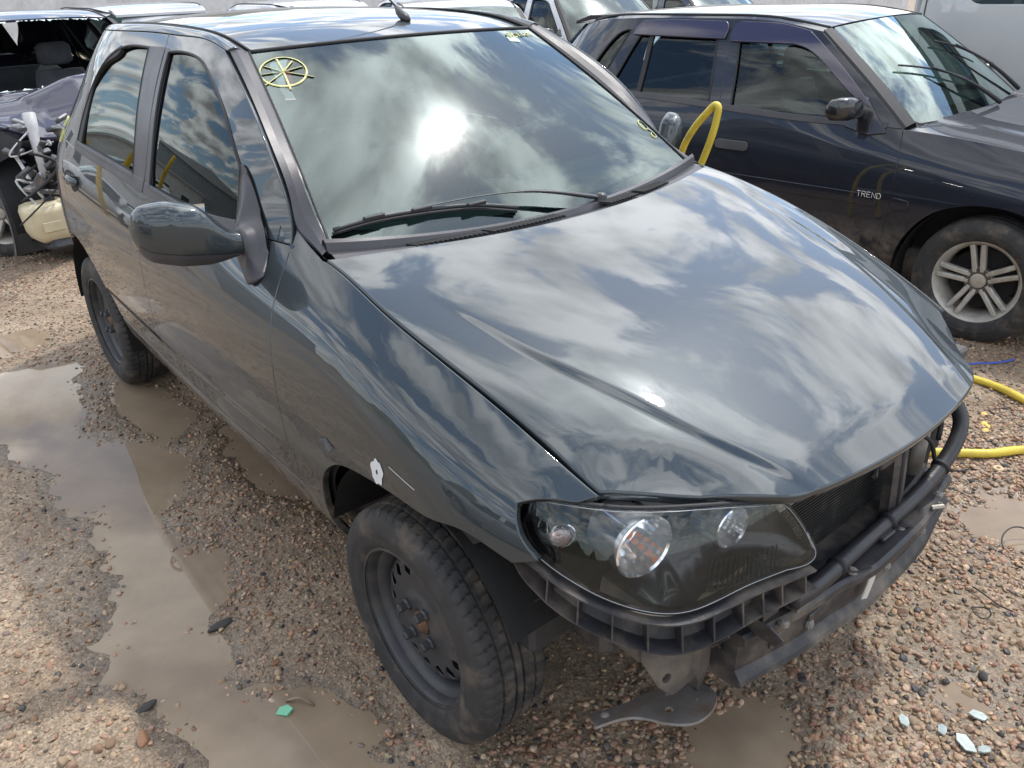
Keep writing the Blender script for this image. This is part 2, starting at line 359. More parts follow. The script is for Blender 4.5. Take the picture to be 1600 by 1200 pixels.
HZ_x = [-.50, -.317, -.15, 0, .2, .4, .52, .58, .62]; HZ_z = [.992, .965, .938, .910, .865, .797, .753, .728, .708]
CR_x = [-.4, -.12, -.017, .108, .244, .338, .416, .509, .556, .65]; CR_y = [.60, .552, .533, .505, .455, .417, .383, .336, .313, .27]
def hood_z(x, y):
    x = np.asarray(x, float); y = np.abs(np.asarray(y, float))
    zc = ncs(HZ_x, HZ_z, x); ys = ncs(PX, PB_y, x); zs = belt(x); t = y/ys
    z = zc-(zc-zs)*(.42*t**2+.58*t**6)
    yc = ncs(CR_x, CR_y, x); amp = .0065*hermite((x+.25)/.45)*(1-.6*hermite((x-.48)/.1))
    fx = np.interp(y, [0, .07, .18, .27, .348, .416, .502, .583, .70], [.623, .621, .612, .598, .572, .517, .45, .384, .30]); z = z-np.interp(y, [.20, .36, .46, .56, .66], [0, .004, .017, .012, 0])*(1-hermite((fx-x)/.13))
    return z-amp*hermite((y-yc+.013)/.026)*hermite((ys-y)/.12)-.004*hermite((x-.54)/.06)
def hood(u, v): return np.stack([np.asarray(u, float), np.asarray(v, float), hood_z(u, v)], 1)
def ws(u, v):
    """windscreen: u across -1..1, v 0 bottom .. 1 top"""
    u = np.asarray(u, float); v = np.asarray(v, float); a = u*u
    B = np.stack([-.425-.075*a, .625*u, .950+.045*a], 1); T = np.stack([-1.013-.060*a, .497*u, 1.368-.013*a], 1)
    P = B*(1-v)[:, None]+T*v[:, None]; b = (4*v*(1-v)*.016)*(1-.3*a)
    return P+b[:, None]*np.array([.58, 0, .81])
LP_pts = spl([(.255, .722), (.30, .716), (.36, .692), (.43, .645), (.49, .575), (.535, .49), (.568, .39), (.588, .28), (.598, .17), (.60, .08)], .002)
LPS = np.concatenate([[0], np.cumsum(np.linalg.norm(np.diff(LP_pts, axis=0), axis=1))])
def lampmap(u, v, inset=0.):
    """headlamp lens: u along the plan curve from the flank, v height"""
    u = np.asarray(u, float); v = np.asarray(v, float)
    x = np.interp(u, LPS, LP_pts[:, 0]); y = np.interp(u, LPS, LP_pts[:, 1]); e = .01
    tx = (np.interp(u+e, LPS, LP_pts[:, 0])-np.interp(u-e, LPS, LP_pts[:, 0])); ty = (np.interp(u+e, LPS, LP_pts[:, 1])-np.interp(u-e, LPS, LP_pts[:, 1]))
    L = np.hypot(tx, ty)+1e-9; nx = -ty/L; ny = tx/L; d = .32*(.60-v)-1.1*np.clip(v-.62, 0, 1)**2-inset
    return np.stack([x+nx*d, -(y+ny*d), v], 1)
# ---------------------------------------------------------------- materials of the cars
PAINT = car_paint('paint_green_grey', (.020, .031, .038), dust=.045)
BLACKP = mat('black_plastic', (.028, .028, .031), .42, var=.25, var_scale=14, rvar=.12, bump=.0004, bump_scale=300)
TRIMP = mat('satin_trim', (.050, .048, .055), .38, rvar=.08, var=.15, bump=.0003, bump_scale=420)
GREYP = mat('dusty_plastic', (.026, .026, .030), .48, col2=(.17, .14, .11), mix_scale=11, mix_lo=.46, mix_hi=.78, var=.2, bump=.0008, bump_scale=90)
DARK = mat('dark_inner', (.012, .012, .013), .8, var=.3)
RUBBER = mat('rubber_seal', (.015, .015, .017), .6)
STEEL = mat('bare_steel', (.24, .23, .22), .6, .15, col2=(.20, .145, .10), mix_scale=14, mix_lo=.45, mix_hi=.7, var=.25, bump=.0006, bump_scale=120)
DIRTM = mat('dirty_underbody', (.075, .07, .066), .7, col2=(.19, .155, .12), mix_scale=7, mix_lo=.48, mix_hi=.72, var=.3, bump=.001, bump_scale=60)
CHROME = mat('chrome', (.86, .86, .87), .06, 1.)
ALU = mat('cast_aluminium', (.50, .48, .44), .5, .35, col2=(.30, .26, .20), mix_scale=10, mix_lo=.45, mix_hi=.7, var=.2)
WS_GLASS = glass('windscreen_glass', (.52, .72, .67), 1.9, haze=.05, refl=(.86, 1, .98))
SIDE_GLASS = glass('tinted_glass', (.035, .04, .042), .85, haze=.03)
CLEAR_GLASS = glass('clear_green_glass', (.36, .45, .45), 1.15, haze=.04)
TYRE = mat('tyre_rubber', (.030, .029, .029), .75, col2=(.12, .096, .074), mix_scale=13, mix_lo=.50, mix_hi=.74, var=.25, var_scale=30, bump=.0006, bump_scale=160)
BLACKSTEEL = mat('black_wheel_steel', (.040, .041, .045), .45, col2=(.11, .092, .075), mix_scale=11, mix_lo=.50, mix_hi=.85, rvar=.1)
CRAYON = mat('yellow_crayon', (.62, .61, .28), .8, var=.2, var_scale=60)
FABRIC = mat('seat_fabric', (.10, .10, .11), .9, var=.25, bump=.001, bump_scale=300)
ORANGE = mat('amber_bulb', (.85, .22, .03), .25)
def off(f, d, e=(1e-3, 1e-3)):
    def g(u, v): u = np.asarray(u, float); v = np.asarray(v, float); return f(u, v)+d*grad_normals(f, u, v, e)
    return g
def line_z(fn, x0, x1, step=.02):
    n = max(2, int(abs(x1-x0)/step)+1); x = np.linspace(x0, x1, n); return np.stack([x, fn(x)], 1)
def arc(cx, cz, r, a0, a1, n=40): a = np.radians(np.linspace(a0, a1, n)); return np.stack([cx+r*np.cos(a), cz+r*np.sin(a)], 1)

# ---------------------------------------------------------------- wheels (axle along y, outside at -y, centre at 0)
def tyre_mesh(R0=.2765, r_in=.178, hw=.0835, pitch=64, sub=6, tread=True):
    """tyre with four ribs' grooves and cross sipes cut into the tread"""
    half = [(r_in, .066), (r_in+.006, .076), (r_in+.018, .0835), (r_in+.034, .088), (r_in+.040, .0878), (r_in+.042, .0892), (r_in+.056, .0885), (r_in+.070, .0845), (R0-.016, .079), (R0-.009, .0735), (R0-.0045, .0675)]
    s = hw/.0835; half = [(r, h*s) for r, h in half]
    tr = []
    gx = [.062, .046, .0435, .0365, .034, .020, .0130, .0105, .0045]
    for h in gx: tr.append((R0-.0035*(h/.062)**2, h*s, .0065 if h in (.0435, .0365, .0130+9, .0105+9) else 0))
    prof = [(r, -h, 0) for r, h in half]+[(r, -h, g) for r, h, g in tr]+[(r, h, g) for r, h, g in tr[::-1]]+[(r, h, 0) for r, h in half[::-1]]
    # add grooves
    P = []
    for i, (r, h, g) in enumerate(prof): P.append((r-g, h))
    P = []
    base = [(r, -h) for r, h in half]
    ribs = [(-.062, -.0445), (-.0375, -.0135), (-.0065, .0065), (.0135, .0375), (.0445, .062)]
    for a, b in ribs:
        for h in np.linspace(a, b, 4): base.append((R0-.0035*(h/.062)**2, h*s))
        if b < .06: base += [(R0-.0075, (b+.0012)*s), (R0-.0075, (ribs[[q[0] for q in ribs].index(a)+1][0]-.0012)*s)]
    base += [(r, h) for r, h in half[::-1]]
    P = np.array(base); n = pitch*sub if tread else 56; th = np.arange(n)*2*np.pi/n; V = np.zeros((n, len(P), 3)); 
    for j, (r, h) in enumerate(P):
        rr = np.full(n, r); sh = 0
        if tread and r > R0-.012 and abs(h) > .012*s:
            k = int(abs(h)/.0012) % 3 if False else 0
            ph = (np.arange(n)+(0 if h < 0 else 3)+int(abs(h)*90)) % sub; rr = rr-np.where(ph == 0, .0048, 0)*(1 if r > R0-.006 or abs(h) > .06*s else 0)
        V[:, j, 0] = rr*np.cos(th); V[:, j, 2] = rr*np.sin(th); V[:, j, 1] = h
    k = len(P); F = [(i*k+j, ((i+1) % n)*k+j, ((i+1) % n)*k+j+1, i*k+j+1) for i in range(n) for j in range(k-1)]
    return V.reshape(-1, 3), F
def auto_sharp(o, deg=35):
    import bmesh
    bm = bmesh.new(); bm.from_mesh(o.data); bmesh.ops.recalc_face_normals(bm, faces=bm.faces[:]); c = math.cos(R(deg))
    for e in bm.edges:
        if len(e.link_faces) == 2 and e.link_faces[0].normal.dot(e.link_faces[1].normal) < c: e.smooth = False
    bm.to_mesh(o.data); bm.free(); return o
def steel_wheel(parent, loc, rz=0, proto=None):
    """black pressed-steel wheel with round slots, four bolts and a tyre"""
    if proto is not None:
        w = proto.copy(); COL.objects.link(w); w.parent = parent; w.location = loc; w.rotation_euler = (0, 0, rz)
        for ch in proto.children:
            c = ch.copy(); COL.objects.link(c); c.parent = w
        return w
    prof = [(.1875, -.0785), (.1880, -.0765), (.1865, -.0735), (.180, -.072), (.1765, -.066), (.1745, -.05), (.168, -.046), (.1600, -.036), (.157, -.01), (.157, .03), (.168, .05), (.178, .066), (.187, .078), (.1875, .0785), (.182, .0785), (.174, .06), (.160, .03), (.152, 0)]
    prof = [(.1820, -.0790)]+prof
    lip = MB().lathe(prof, 'y', 72)
    w = lip.build('wheel', BLACKSTEEL, parent, auto=40); w.location = loc; w.rotation_euler = (0, 0, rz)
    def disc(u, v):
        r = np.hypot(u, v); h = np.interp(r, [0, .030, .036, .060, .075, .105, .118, .140, .150, .158], [-.045, -.045, -.052, -.0515, -.044, -.0430, -.0445, -.038, -.024, -.012]); return np.stack([u, h, v], 1)
    holes = [circle(.1235*math.cos(2*math.pi*i/16), .1235*math.sin(2*math.pi*i/16), .0158, 16) for i in range(16)]+[circle(0, 0, .029, 24)]
    panel('wheel_disc', [circle(0, 0, .1575, 72)]+holes, disc, BLACKSTEEL, w, res=.011, gap=0, rim=((0, 0, 0), (0, .004, 1)), e=(.003, .003))
    MB().lathe([(.0001, -.060), (.014, -.060), (.020, -.057), (.0285, -.050), (.0288, .0), (.0288, .02)], 'y', 28, cap=True).build('hub', mat('hub_metal', (.10, .07, .05), .7, .3, col2=(.17, .09, .05), mix_scale=40, var=.3, var_scale=30), w, auto=40)
    for i in range(4):
        a = R(45+90*i+12); c = (.049*math.cos(a), 0, .049*math.sin(a))
        MB().lathe([(.0001, -.079), (.008, -.079), (.0105, -.075), (.0105, -.060), (.0145, -.057), (.0145, -.046)], 'y', 6, c, cap=True).build('wheel_bolt', BLACKSTEEL, w)
    MB().lathe([(.15, .02), (.12, .022), (.05, .02), (.0001, .02)], 'y', 40).build('brake_drum', DARK, w)
    V, F = tyre_mesh(); t = mesh('tyre', V, F, TYRE, w); auto_sharp(t, 38)
    return w

# ---------------------------------------------------------------- the hatchback without its front bumper
car = empty('hatchback_car', 'dark green-grey hatchback with its front bumper missing, parked on wet gravel', 'car')
DDl = [(-1.375, .405), (-1.39, .50), (-1.40, .58), (-1.40, .69), (-1.41, .77), (-1.425, .83), (-1.434, .90), (-1.436, .9695)]
DDu = [(-1.436, .9695), (-1.452, 1.09), (-1.49, 1.22), (-1.521, 1.313), (-1.558, 1.388)]
FD = [(-.563, .9625), (-.525, .89), (-.502, .81), (-.487, .74), (-.475, .66), (-.478, .56), (-.49, .46), (-.495, .405)]
RE = lambda x: ncs([-2.75, -2.56, -2.37, -2.1, -1.7, -1.3, -1.07], [.16, .345, .445, .483, .494, .495, .497], x)
TOPZ = lambda x: ncs([-2.9, -2.5, -2.06, -1.7, -1.41, -1.214, -1.099], [1.335, 1.375, 1.388, 1.392, 1.390, 1.384, 1.367], x)
APIL = [(-1.099, 1.367), (-.948, 1.302), (-.757, 1.188), (-.632, 1.062), (-.589, 1.005)]
ARCH_F = [(-.388, .24), (-.383, .33), (-.364, .41), (-.322, .50), (-.218, .592), (-.115, .617), (0, .6265), (.07, .6265), (.128, .628), (.187, .637), (.242, .631), (.307, .613)]
LAMP_EDGE = [(.307, .613), (.353, .632), (.316, .660), (.297, .686), (.2865, .711), (.306, .7185), (.359, .7185), (.386, .7215)]
# painted flank panels
def fender(mr): return panel('front_fender', [chain(spl(FD[::-1]), spl([FD[0], (-.589, 1.005)]), spl([(-.589, 1.005), (-.51, .982), (-.44, .9655)]), line_z(belt, -.43, .383), spl([(.383, float(belt(.383))), (.386, .7215)])[:1], spl(LAMP_EDGE[::-1][1:4]), spl(LAMP_EDGE[::-1][3:7]), spl(LAMP_EDGE[1::-1]), spl(ARCH_F[::-1]), spl([(-.388, .24), (-.47, .24)]), spl([(-.47, .24), (-.495, .405)]))], low, PAINT, car, res=.025, mirror=mr)
ff = both(fender)
def door_f(mr): return panel('front_door', [chain(spl(DDl), line_z(belt, -1.436, -.563), spl(FD), spl([(-.495, .405), (-1.375, .405)]))], low, PAINT, car, res=.028, mirror=mr)
df = both(door_f)
ARR = arc(-2.372, .285, .365, 19, 72); 
RD = [(-2.435, 1.003), (-2.428, .95), (-2.405, .88), (-2.36, .80), (-2.30, .72), (-2.262, .634)]
def door_r(mr): return panel('rear_door', [chain(spl([(-2.435, 1.003), (-2.428, .95), (-2.405, .88), (-2.36, .80), (-2.30, .72), (-2.2592, .6321)]), ARR[::-1], spl([tuple(ARR[0]), (-2.018, .405)]), spl([(-2.018, .405), (-1.375, .405)]), spl(DDl), line_z(belt, -1.436, -2.435))], low, PAINT, car, res=.028, mirror=mr)
dr = both(door_r)
def quarter(mr): return panel('rear_quarter_panel', [chain(spl([(-2.2592, .6321), (-2.30, .72), (-2.36, .80), (-2.405, .88), (-2.428, .95), (-2.435, 1.003)]), line_z(belt, -2.435, -2.93), spl([(-2.93, 1.028), (-2.95, .60)]), spl([(-2.95, .60), (-2.72, .56), (-2.706, .44)]), arc(-2.372, .285, .365, 155, 72))], low, PAINT, car, res=.03, mirror=mr)
qr = both(quarter)
def cpillar(mr): return panel('rear_pillar', [chain(spl([(-2.435, 1.003), (-2.432, 1.04), (-2.38, 1.146), (-2.317, 1.245), (-2.235, 1.34), (-2.16, 1.383)]), line_z(TOPZ, -2.16, -2.60), spl([(-2.60, float(TOPZ(-2.6))), (-2.76, 1.20), (-2.93, 1.028)]), line_z(belt, -2.93, -2.435))], up, PAINT, car, res=.03, mirror=mr)
cp = both(cpillar)
# door frames with the window openings
FG = [(-1.385, .985), (-1.41, 1.09), (-1.45, 1.22), (-1.492, 1.345)]
FGo = chain(spl(FG), spl([(-1.492, 1.345), (-1.40, 1.350), (-1.27, 1.344), (-1.20, 1.331), (-1.122, 1.302), (-1.02, 1.257), (-.934, 1.205), (-.838, 1.122), (-.70, .985)]), line_z(lambda x: belt(x)+.018, -.70, -1.385))
RGo = chain(spl([(-1.545, .990), (-1.585, 1.10), (-1.635, 1.23), (-1.688, 1.35)]), spl([(-1.688, 1.35), (-1.85, 1.350), (-1.965, 1.338), (-2.087, 1.292), (-2.17, 1.21), (-2.215, 1.10), (-2.225, 1.005)]), line_z(lambda x: belt(x)+.018, -2.225, -1.545))
def frame_f(mr, q): return panel('window_frame', [chain(spl(DDu), line_z(TOPZ, -1.558, -1.099), spl(APIL), spl([(-.589, 1.005), (-.563, .9625)]), line_z(belt, -.563, -1.436)), FGo], up, PAINT, q, res=.022, mirror=mr)
def frame_r(mr, q): return panel('window_frame', [chain(spl([(-2.16, 1.383), (-2.235, 1.34), (-2.317, 1.245), (-2.38, 1.146), (-2.432, 1.04), (-2.435, 1.003)]), line_z(belt, -2.435, -1.436), spl(DDu), line_z(TOPZ, -1.558, -2.16)), RGo], up, PAINT, q, res=.022, mirror=mr)
_g = np.stack(np.meshgrid(np.linspace(-2.22, -.72, 30), np.linspace(1.0, 1.35, 12)), -1).reshape(-1, 2)
def _mono(x, z): x = np.asarray(x, float)+1.45; z = np.asarray(z, float)-1.17; return np.stack([np.ones_like(x), x, x*x, x**3*.5, z, z*z, x*z, x*x*z], 1)
_gc = np.linalg.lstsq(_mono(_g[:, 0], _g[:, 1]), up.Y(_g[:, 0], _g[:, 1]), rcond=None)[0]
def pane(u, v): return np.stack([np.asarray(u, float), -(_mono(u, v) @ _gc)+.008, np.asarray(v, float)], 1)
for mr in (False, True):
    k = int(mr); frame_f(mr, df[k]); frame_r(mr, dr[k])
    panel('window_glass', [FGo], pane, SIDE_GLASS, df[k], res=.04, gap=-.006, rim=None, mirror=mr)
    panel('window_glass', [RGo], pane, SIDE_GLASS, dr[k], res=.04, gap=-.006, rim=None, mirror=mr)
    # matt black post covers beside the shut line, belt mouldings, seals
    panel('pillar_cover', [chain(spl([(-1.430, .985), (-1.452, 1.09), (-1.486, 1.22), (-1.512, 1.31), (-1.528, 1.355)]), spl([(-1.528, 1.355), (-1.497, 1.353)]), spl([(-1.492, 1.345), (-1.45, 1.22), (-1.41, 1.09), (-1.385, .985)]))], off(up, .002), TRIMP, df[k], res=.02, gap=0, mirror=mr)
    panel('pillar_cover', [chain(spl([(-1.441, .985), (-1.458, 1.09), (-1.495, 1.22), (-1.524, 1.31), (-1.541, 1.355)]), spl([(-1.541, 1.355), (-1.684, 1.353)]), spl([(-1.688, 1.35), (-1.635, 1.23), (-1.585, 1.10), (-1.545, .990)]))], off(up, .002), TRIMP, dr[k], res=.02, gap=0, mirror=mr)
    panel('belt_moulding', [chain(line_z(lambda x: belt(x)-.002, -1.430, -.70), line_z(lambda x: belt(x)+.026, -.70, -1.430))], off(up, .004), TRIMP, df[k], res=.03, gap=0, mirror=mr)
    panel('belt_moulding', [chain(line_z(lambda x: belt(x)-.002, -2.25, -1.442), line_z(lambda x: belt(x)+.028, -1.442, -2.25))], off(up, .004), TRIMP, dr[k], res=.03, gap=0, mirror=mr)
    # blind triangle behind the rear glass
    panel('window_seal', [chain(spl([(-2.235, 1.005), (-2.226, 1.10), (-2.18, 1.215), (-2.095, 1.30), (-1.97, 1.346)]), spl([(-1.97, 1.346), (-1.965, 1.334), (-2.083, 1.288), (-2.166, 1.208)]), spl([(-2.166, 1.208), (-2.172, 1.10), (-2.175, 1.005)]))], off(up, .001), RUBBER, dr[k], res=.02, gap=0, mirror=mr)
    b = MB(); q = up(FGo[:, 0], FGo[:, 1])*(1, -1 if mr else 1, 1); b.tube(list(q)+[q[0]], .0045, 6); b.build('window_seal', RUBBER, df[k], smooth=True)
    b = MB(); q = up(RGo[:, 0], RGo[:, 1])*(1, -1 if mr else 1, 1); b.tube(list(q)+[q[0]], .0045, 6); b.build('window_seal', RUBBER, dr[k], smooth=True)
    # rail over the doors, sill, roof drip mouldings
    xr = None
    def rail(u, v):
        u = np.asarray(u, float); v = np.asarray(v, float); za = TOPZ(u)+.001; ya = up.Y(u, za); zr = roof_edge(u); yr = RE(u)
        y = ya*(1-v)+yr*v; z = za*(1-v)+zr*v+.010*np.sin(np.pi*np.clip(v, 0, 1)); return np.stack([u, -y, z], 1)
    RF_x = [-2.85, -2.5, -2.1, -1.7, -1.4, -1.2, -1.073]; RF_e = [1.345, 1.385, 1.405, 1.410, 1.402, 1.383, 1.356]
    roof_edge = lambda x: ncs(RF_x, RF_e, x)
    panel('roof_rail', [np.array([(-2.62, .06), (-1.085, .06), (-1.085, .90), (-2.62, .90)])], rail, PAINT, car, res=(.04, .2), gap=0, step=.05, mirror=mr, e=(1e-3, 2e-2))
    sg = -1 if mr else 1
    for dy, r_ in ((-.004, .0045), (.012, .0040)):
        MB().tube([(x, -sg*(float(RE(x))-dy), float(roof_edge(x))+(.001 if dy < 0 else .003)) for x in np.linspace(-1.07, -2.6, 60)], r_, 6).build('drip_moulding', RUBBER, car, smooth=True)
    panel('sill', [chain(spl([(-.40, .245), (-.475, .245)]), spl([(-.475, .245), (-.492, .397)]), spl([(-.492, .397), (-2.025, .397)]), spl([(-2.025, .397), (-2.012, .245)]), spl([(-2.012, .245), (-.40, .245)]))][:1], low, PAINT, car, res=.05, gap=.002, mirror=mr)
    # door handles: a recess and a pull flap
    for q, hx, hz in ((df[k], -1.255, .868), (dr[k], -2.215, .875)):
        panel('handle_recess', [circle(hx, hz, .052, 28, .026)], off(low, .0012), DARK, q, res=.02, gap=0, rim=None, mirror=mr)
        P0 = lambda x, z, d: off(low, d)(np.array([x]), np.array([z]))[0]*(1, sg, 1)
        rs = []
        for t in np.linspace(0, 1, 9):
            x = hx-.062+.124*t; h = .017*math.sin(math.pi*(.12+.76*t))**.5; d = .004+.020*math.sin(math.pi*t)
            rs.append([P0(x, hz+.013+h*.9*math.cos(a), d+.006*math.sin(a)) for a in np.linspace(0, 2*math.pi, 10, endpoint=False)])
        MB().rings(rs).build('door_handle', PAINT, q, smooth=True)
# roof
RZ = lambda x: ncs([-2.85, -2.5, -2.1, -1.7, -1.4, -1.2, -1.013], [1.365, 1.408, 1.432, 1.436, 1.426, 1.406, 1.370], x)
def roof(u, v):
    u = np.asarray(u, float); v = np.asarray(v, float); ye = RE(u); t = np.abs(v)/ye; zc = RZ(u); ze = roof_edge(u)-.004
    return np.stack([u, v, zc-(zc-ze)*(.75*t**2+.25*t**4)], 1)
yy = np.linspace(-.484, .484, 40); fr = np.stack([-1.021-.060*(yy/.497)**2, yy], 1)
panel('roof', [chain(fr, np.stack([np.linspace(-1.085, -2.62, 50), RE(np.linspace(-1.085, -2.62, 50))-.013], 1), spl([(-2.62, .27), (-2.70, 0), (-2.62, -.27)]), np.stack([np.linspace(-2.62, -1.085, 50), -RE(np.linspace(-2.62, -1.085, 50))+.013], 1))], roof, PAINT, car, res=.05, gap=.003, step=.03)
# bonnet
HY = lambda x: ncs(PX, PB_y, x)-.0075
xh = np.linspace(-.435, .372, 60); yb = np.linspace(.643, -.643, 70)
front = spl([(.372, -float(HY(.372))), (.384, -.583), (.45, -.502), (.517, -.416), (.572, -.348), (.598, -.27), (.612, -.18), (.621, -.07), (.623, 0), (.621, .07), (.612, .18), (.598, .27), (.572, .348), (.517, .416), (.45, .502), (.384, .583), (.372, float(HY(.372)))])
HOOD = chain(np.stack([xh, -HY(xh)], 1), front, np.stack([xh, HY(xh)], 1)[::-1], np.stack([-.305-.126*(yb/.655)**2, yb], 1))
xe = np.arange(-.33, .60, .010); ye_ = ncs(CR_x, CR_y, xe); CRE = np.concatenate([np.stack([xe, sg*(ye_+d)], 1) for sg in (-1, 1) for d in (-.0165, -.011, -.0055, 0, .0055, .011, .0165)])
hd = panel('bonnet', [HOOD], hood, PAINT, car, res=.022, gap=.002, rim=RIM_SOFT, extra=CRE)
# windscreen, its black border and corner trims
def rr(u0, u1, v0, v1, ru, rv, n=8):
    P = []
    for cx, cy, a in ((u1-ru, v1-rv, 0), (u0+ru, v1-rv, 90), (u0+ru, v0+rv, 180), (u1-ru, v0+rv, 270)):
        for t in np.radians(np.linspace(a, a+90, n)): P.append((cx+ru*math.cos(t), cy+rv*math.sin(t)))
    return np.array(P)
we = (5e-3, 5e-3)
wsc = panel('windscreen', [rr(-1, 1, -.04, 1, .04, .03)], ws, WS_GLASS, car, res=(.05, .06), gap=0, rim=None, e=we, step=.04)
FRIT = mat('black_border', (.018, .018, .02), .25, coat=.6)
panel('windscreen_border', [rr(-.998, .998, -.038, .998, .04, .03), rr(-.925, .925, .035, .935, .06, .05)], off(ws, -.002, we), FRIT, wsc, res=(.05, .06), gap=0, rim=None, e=we, step=.04)
for mr in (False, True):
    sg = -1 if mr else 1; t = np.linspace(0, 1, 40)
    D = spl(APIL+[(-.53, .985), (-.455, .968)], .02); Dp = np.stack([np.interp(np.linspace(0, 1, 40), np.linspace(0, 1, len(D)), D[:, i]) for i in range(2)], 1)
    A = up(Dp[:, 0], Dp[:, 1]); nn = grad_normals(up, Dp[:, 0], Dp[:, 1]); Wd = ws(-np.ones(40)*.985, np.linspace(1.0, -.045, 40)); wn = grad_normals(ws, -np.ones(40)*.985, np.linspace(1.0, -.045, 40), we)
    A = A+np.array([0, .006, 0]); rows = []
    for s, h in ((0, -.020), (0.04, -.004), (.16, .004), (.5, .0075), (.85, .005), (1, .001)): q = A*(1-s)+Wd*s; n_ = nn*(1-s)+wn*s; rows.append((q+n_*h)*(1, sg, 1))
    b = MB()
    for a, c in zip(rows[:-1], rows[1:]): b.strip(a, c)
    b.build('pillar_trim', TRIMP, car, smooth=True)
    MB().tube([(p*(1-.985)+q*.985)*(1, sg, 1)+(0, 0, .002) for p, q in zip(A, Wd)], .0032, 6).build('windscreen_seal', RUBBER, car, smooth=True)
MB().tube(list(ws(np.linspace(-.99, .99, 60), np.ones(60)*1.004)+(0, 0, .001)), .0055, 6).build('windscreen_seal', RUBBER, car, smooth=True)
# scuttle between bonnet and glass
yc_ = np.linspace(-.635, .635, 60); a_ = (yc_/.655)**2
hr = np.stack([-.305-.126*a_, yc_, .9605+.004*a_], 1); gb = ws(yc_/.625, np.full(60, -.035))
b = MB(); rows = []
for s, dz in ((-.1, -.03), (0, -.004), (.35, .001), (.62, -.002), (.64, .003), (.72, .017), (.85, .022), (.96, .014), (1.0, .004)): rows.append(hr*(1-s)+gb*s+np.array([0, 0, dz]))
for p, q in zip(rows[:-1], rows[1:]): b.strip(p, q)
cowl = b.build('scuttle_panel', TRIMP, car, smooth=True)
b = MB()
for y0, y1 in ((-.45, -.27), (-.25, -.03), (.14, .26), (.29, .42)):
    for y in np.arange(y0, y1, .0125):
        x = -.305-.126*(y/.655)**2-.043; z = .9605+.0022; M_ = Matrix.Translation((x, y, z)) @ Matrix.Rotation(R(25), 4, 'Z'); b.box((-.019, -.0038, -.004), (.019, .0038, .0016), M=M_)
b.build('vent_slots', DARK, cowl, kind='stuff')
# wiper
wp = [ws(np.array([u]), np.array([v]))[0]+np.array([.010, 0, .016]) for u, v in [(-.965, .010), (-.80, .052), (-.595, .072), (-.35, .066), (-.165, .026)]]
wi = MB().tube(spl(wp, .02), .0042, 6, flat=1.4).build('wiper', BLACKP, car, smooth=True)
MB().tube(spl([p-np.array([.007, 0, .011]) for p in wp], .02), .0042, 6).build('wiper_blade', RUBBER, wi, smooth=True)
ar = [wp[2]+(.004, 0, .008), ws(np.array([-.40]), np.array([.085]))[0]+np.array([.012, 0, .026]), ws(np.array([-.085]), np.array([.066]))[0]+np.array([.018, 0, .030]), ws(np.array([.065]), np.array([.030]))[0]+np.array([.022, 0, .030]), ws(np.array([.25]), np.array([-.030]))[0]+np.array([.022, 0, .026])]
MB().tube(spl(ar, .015), np.interp(np.linspace(0, 1, len(spl(ar, .015))), [0, .45, .55, .95, 1], [.0028, .003, .006, .011, .011]), 8, flat=.6).build('wiper_arm', BLACKP, wi, smooth=True)
for i in (1, 2, 3):
    M_ = Matrix.Translation(Vector(wp[i])+Vector((.002, 0, .004))); MB().box((-.006, -.028, -.003), (.006, .028, .006), .002, M=M_).build('wiper_clip', BLACKP, wi)
MB().lathe([(.018, -.02), (.017, .006), (.011, .013), (.0001, .014)], 'z', 20, tuple(ar[-1])).build('wiper_pivot', BLACKP, wi, smooth=True)
# aerial
ab = (-1.19, .075, 1.398)
an = MB().tube([(ab[0]+.032, ab[1], ab[2]+.004), (ab[0]+.012, ab[1], ab[2]+.012), (ab[0]-.015, ab[1], ab[2]+.026), (ab[0]-.035, ab[1], ab[2]+.042)], [.008, .017, .014, .006], 12, flat=.8).build('aerial', BLACKP, car, smooth=True)
MB().tube([(ab[0]-.03, ab[1], ab[2]+.039), (ab[0]-.27, ab[1]-.03, ab[2]+.215), (ab[0]-.36, ab[1]-.04, ab[2]+.28)], [.003, .0022, .0018], 6).build('aerial_mast', BLACKP, an, smooth=True)
# crayon marks on the glass
cr = off(ws, .0022, we)
def crayon(name, strokes, f, parent, w=.0045):
    b = MB()
    for s in strokes:
        P = spl(s, .01) if f is not low else spl(s, .01); b.tube(f(P[:, 0], P[:, 1]), w, 5, flat=.10)
    return b.build(name, CRAYON, parent, smooth=True)
cx, cy = -.868, .856
ring = [(cx+.118*math.cos(t), cy+.088*math.sin(t)+.012*math.cos(t)) for t in np.linspace(.3, .3+2.05*math.pi, 26)]
rays = [[(cx, cy), (cx+.115*k*math.cos(t), cy+.086*k*math.sin(t))] for t, k in ((-2.45, 1.35), (-1.62, 1.30), (-.45, 1.30), (.25, .95), (.85, .9), (1.6, .95), (2.5, .9), (3.2, .95))]
crayon('crayon_wheel_mark', [ring]+rays, cr, wsc, .0032)
T0 = [(.70, .93), (.72, .955), (.70, .965), (.685, .945), (.70, .93)], [(.745, .965), (.74, .935), (.765, .935), (.765, .955), (.745, .955)], [(.785, .935), (.79, .965), (.81, .935)], [(.825, .965), (.83, .935), (.845, .95), (.86, .935), (.86, .965)], [(.88, .935), (.885, .96), (.90, .965), (.905, .935)]
crayon('crayon_writing', [[(u*1.08-.06, v) for u, v in s] for s in T0], cr, wsc, .0026)
crayon('crayon_mark', [[(.93, .245), (.96, .26), (.965, .21), (.935, .20), (.93, .245)], [(.955, .20), (.965, .165), (.945, .14), (.935, .165), (.955, .175)]], cr, wsc, .0026)
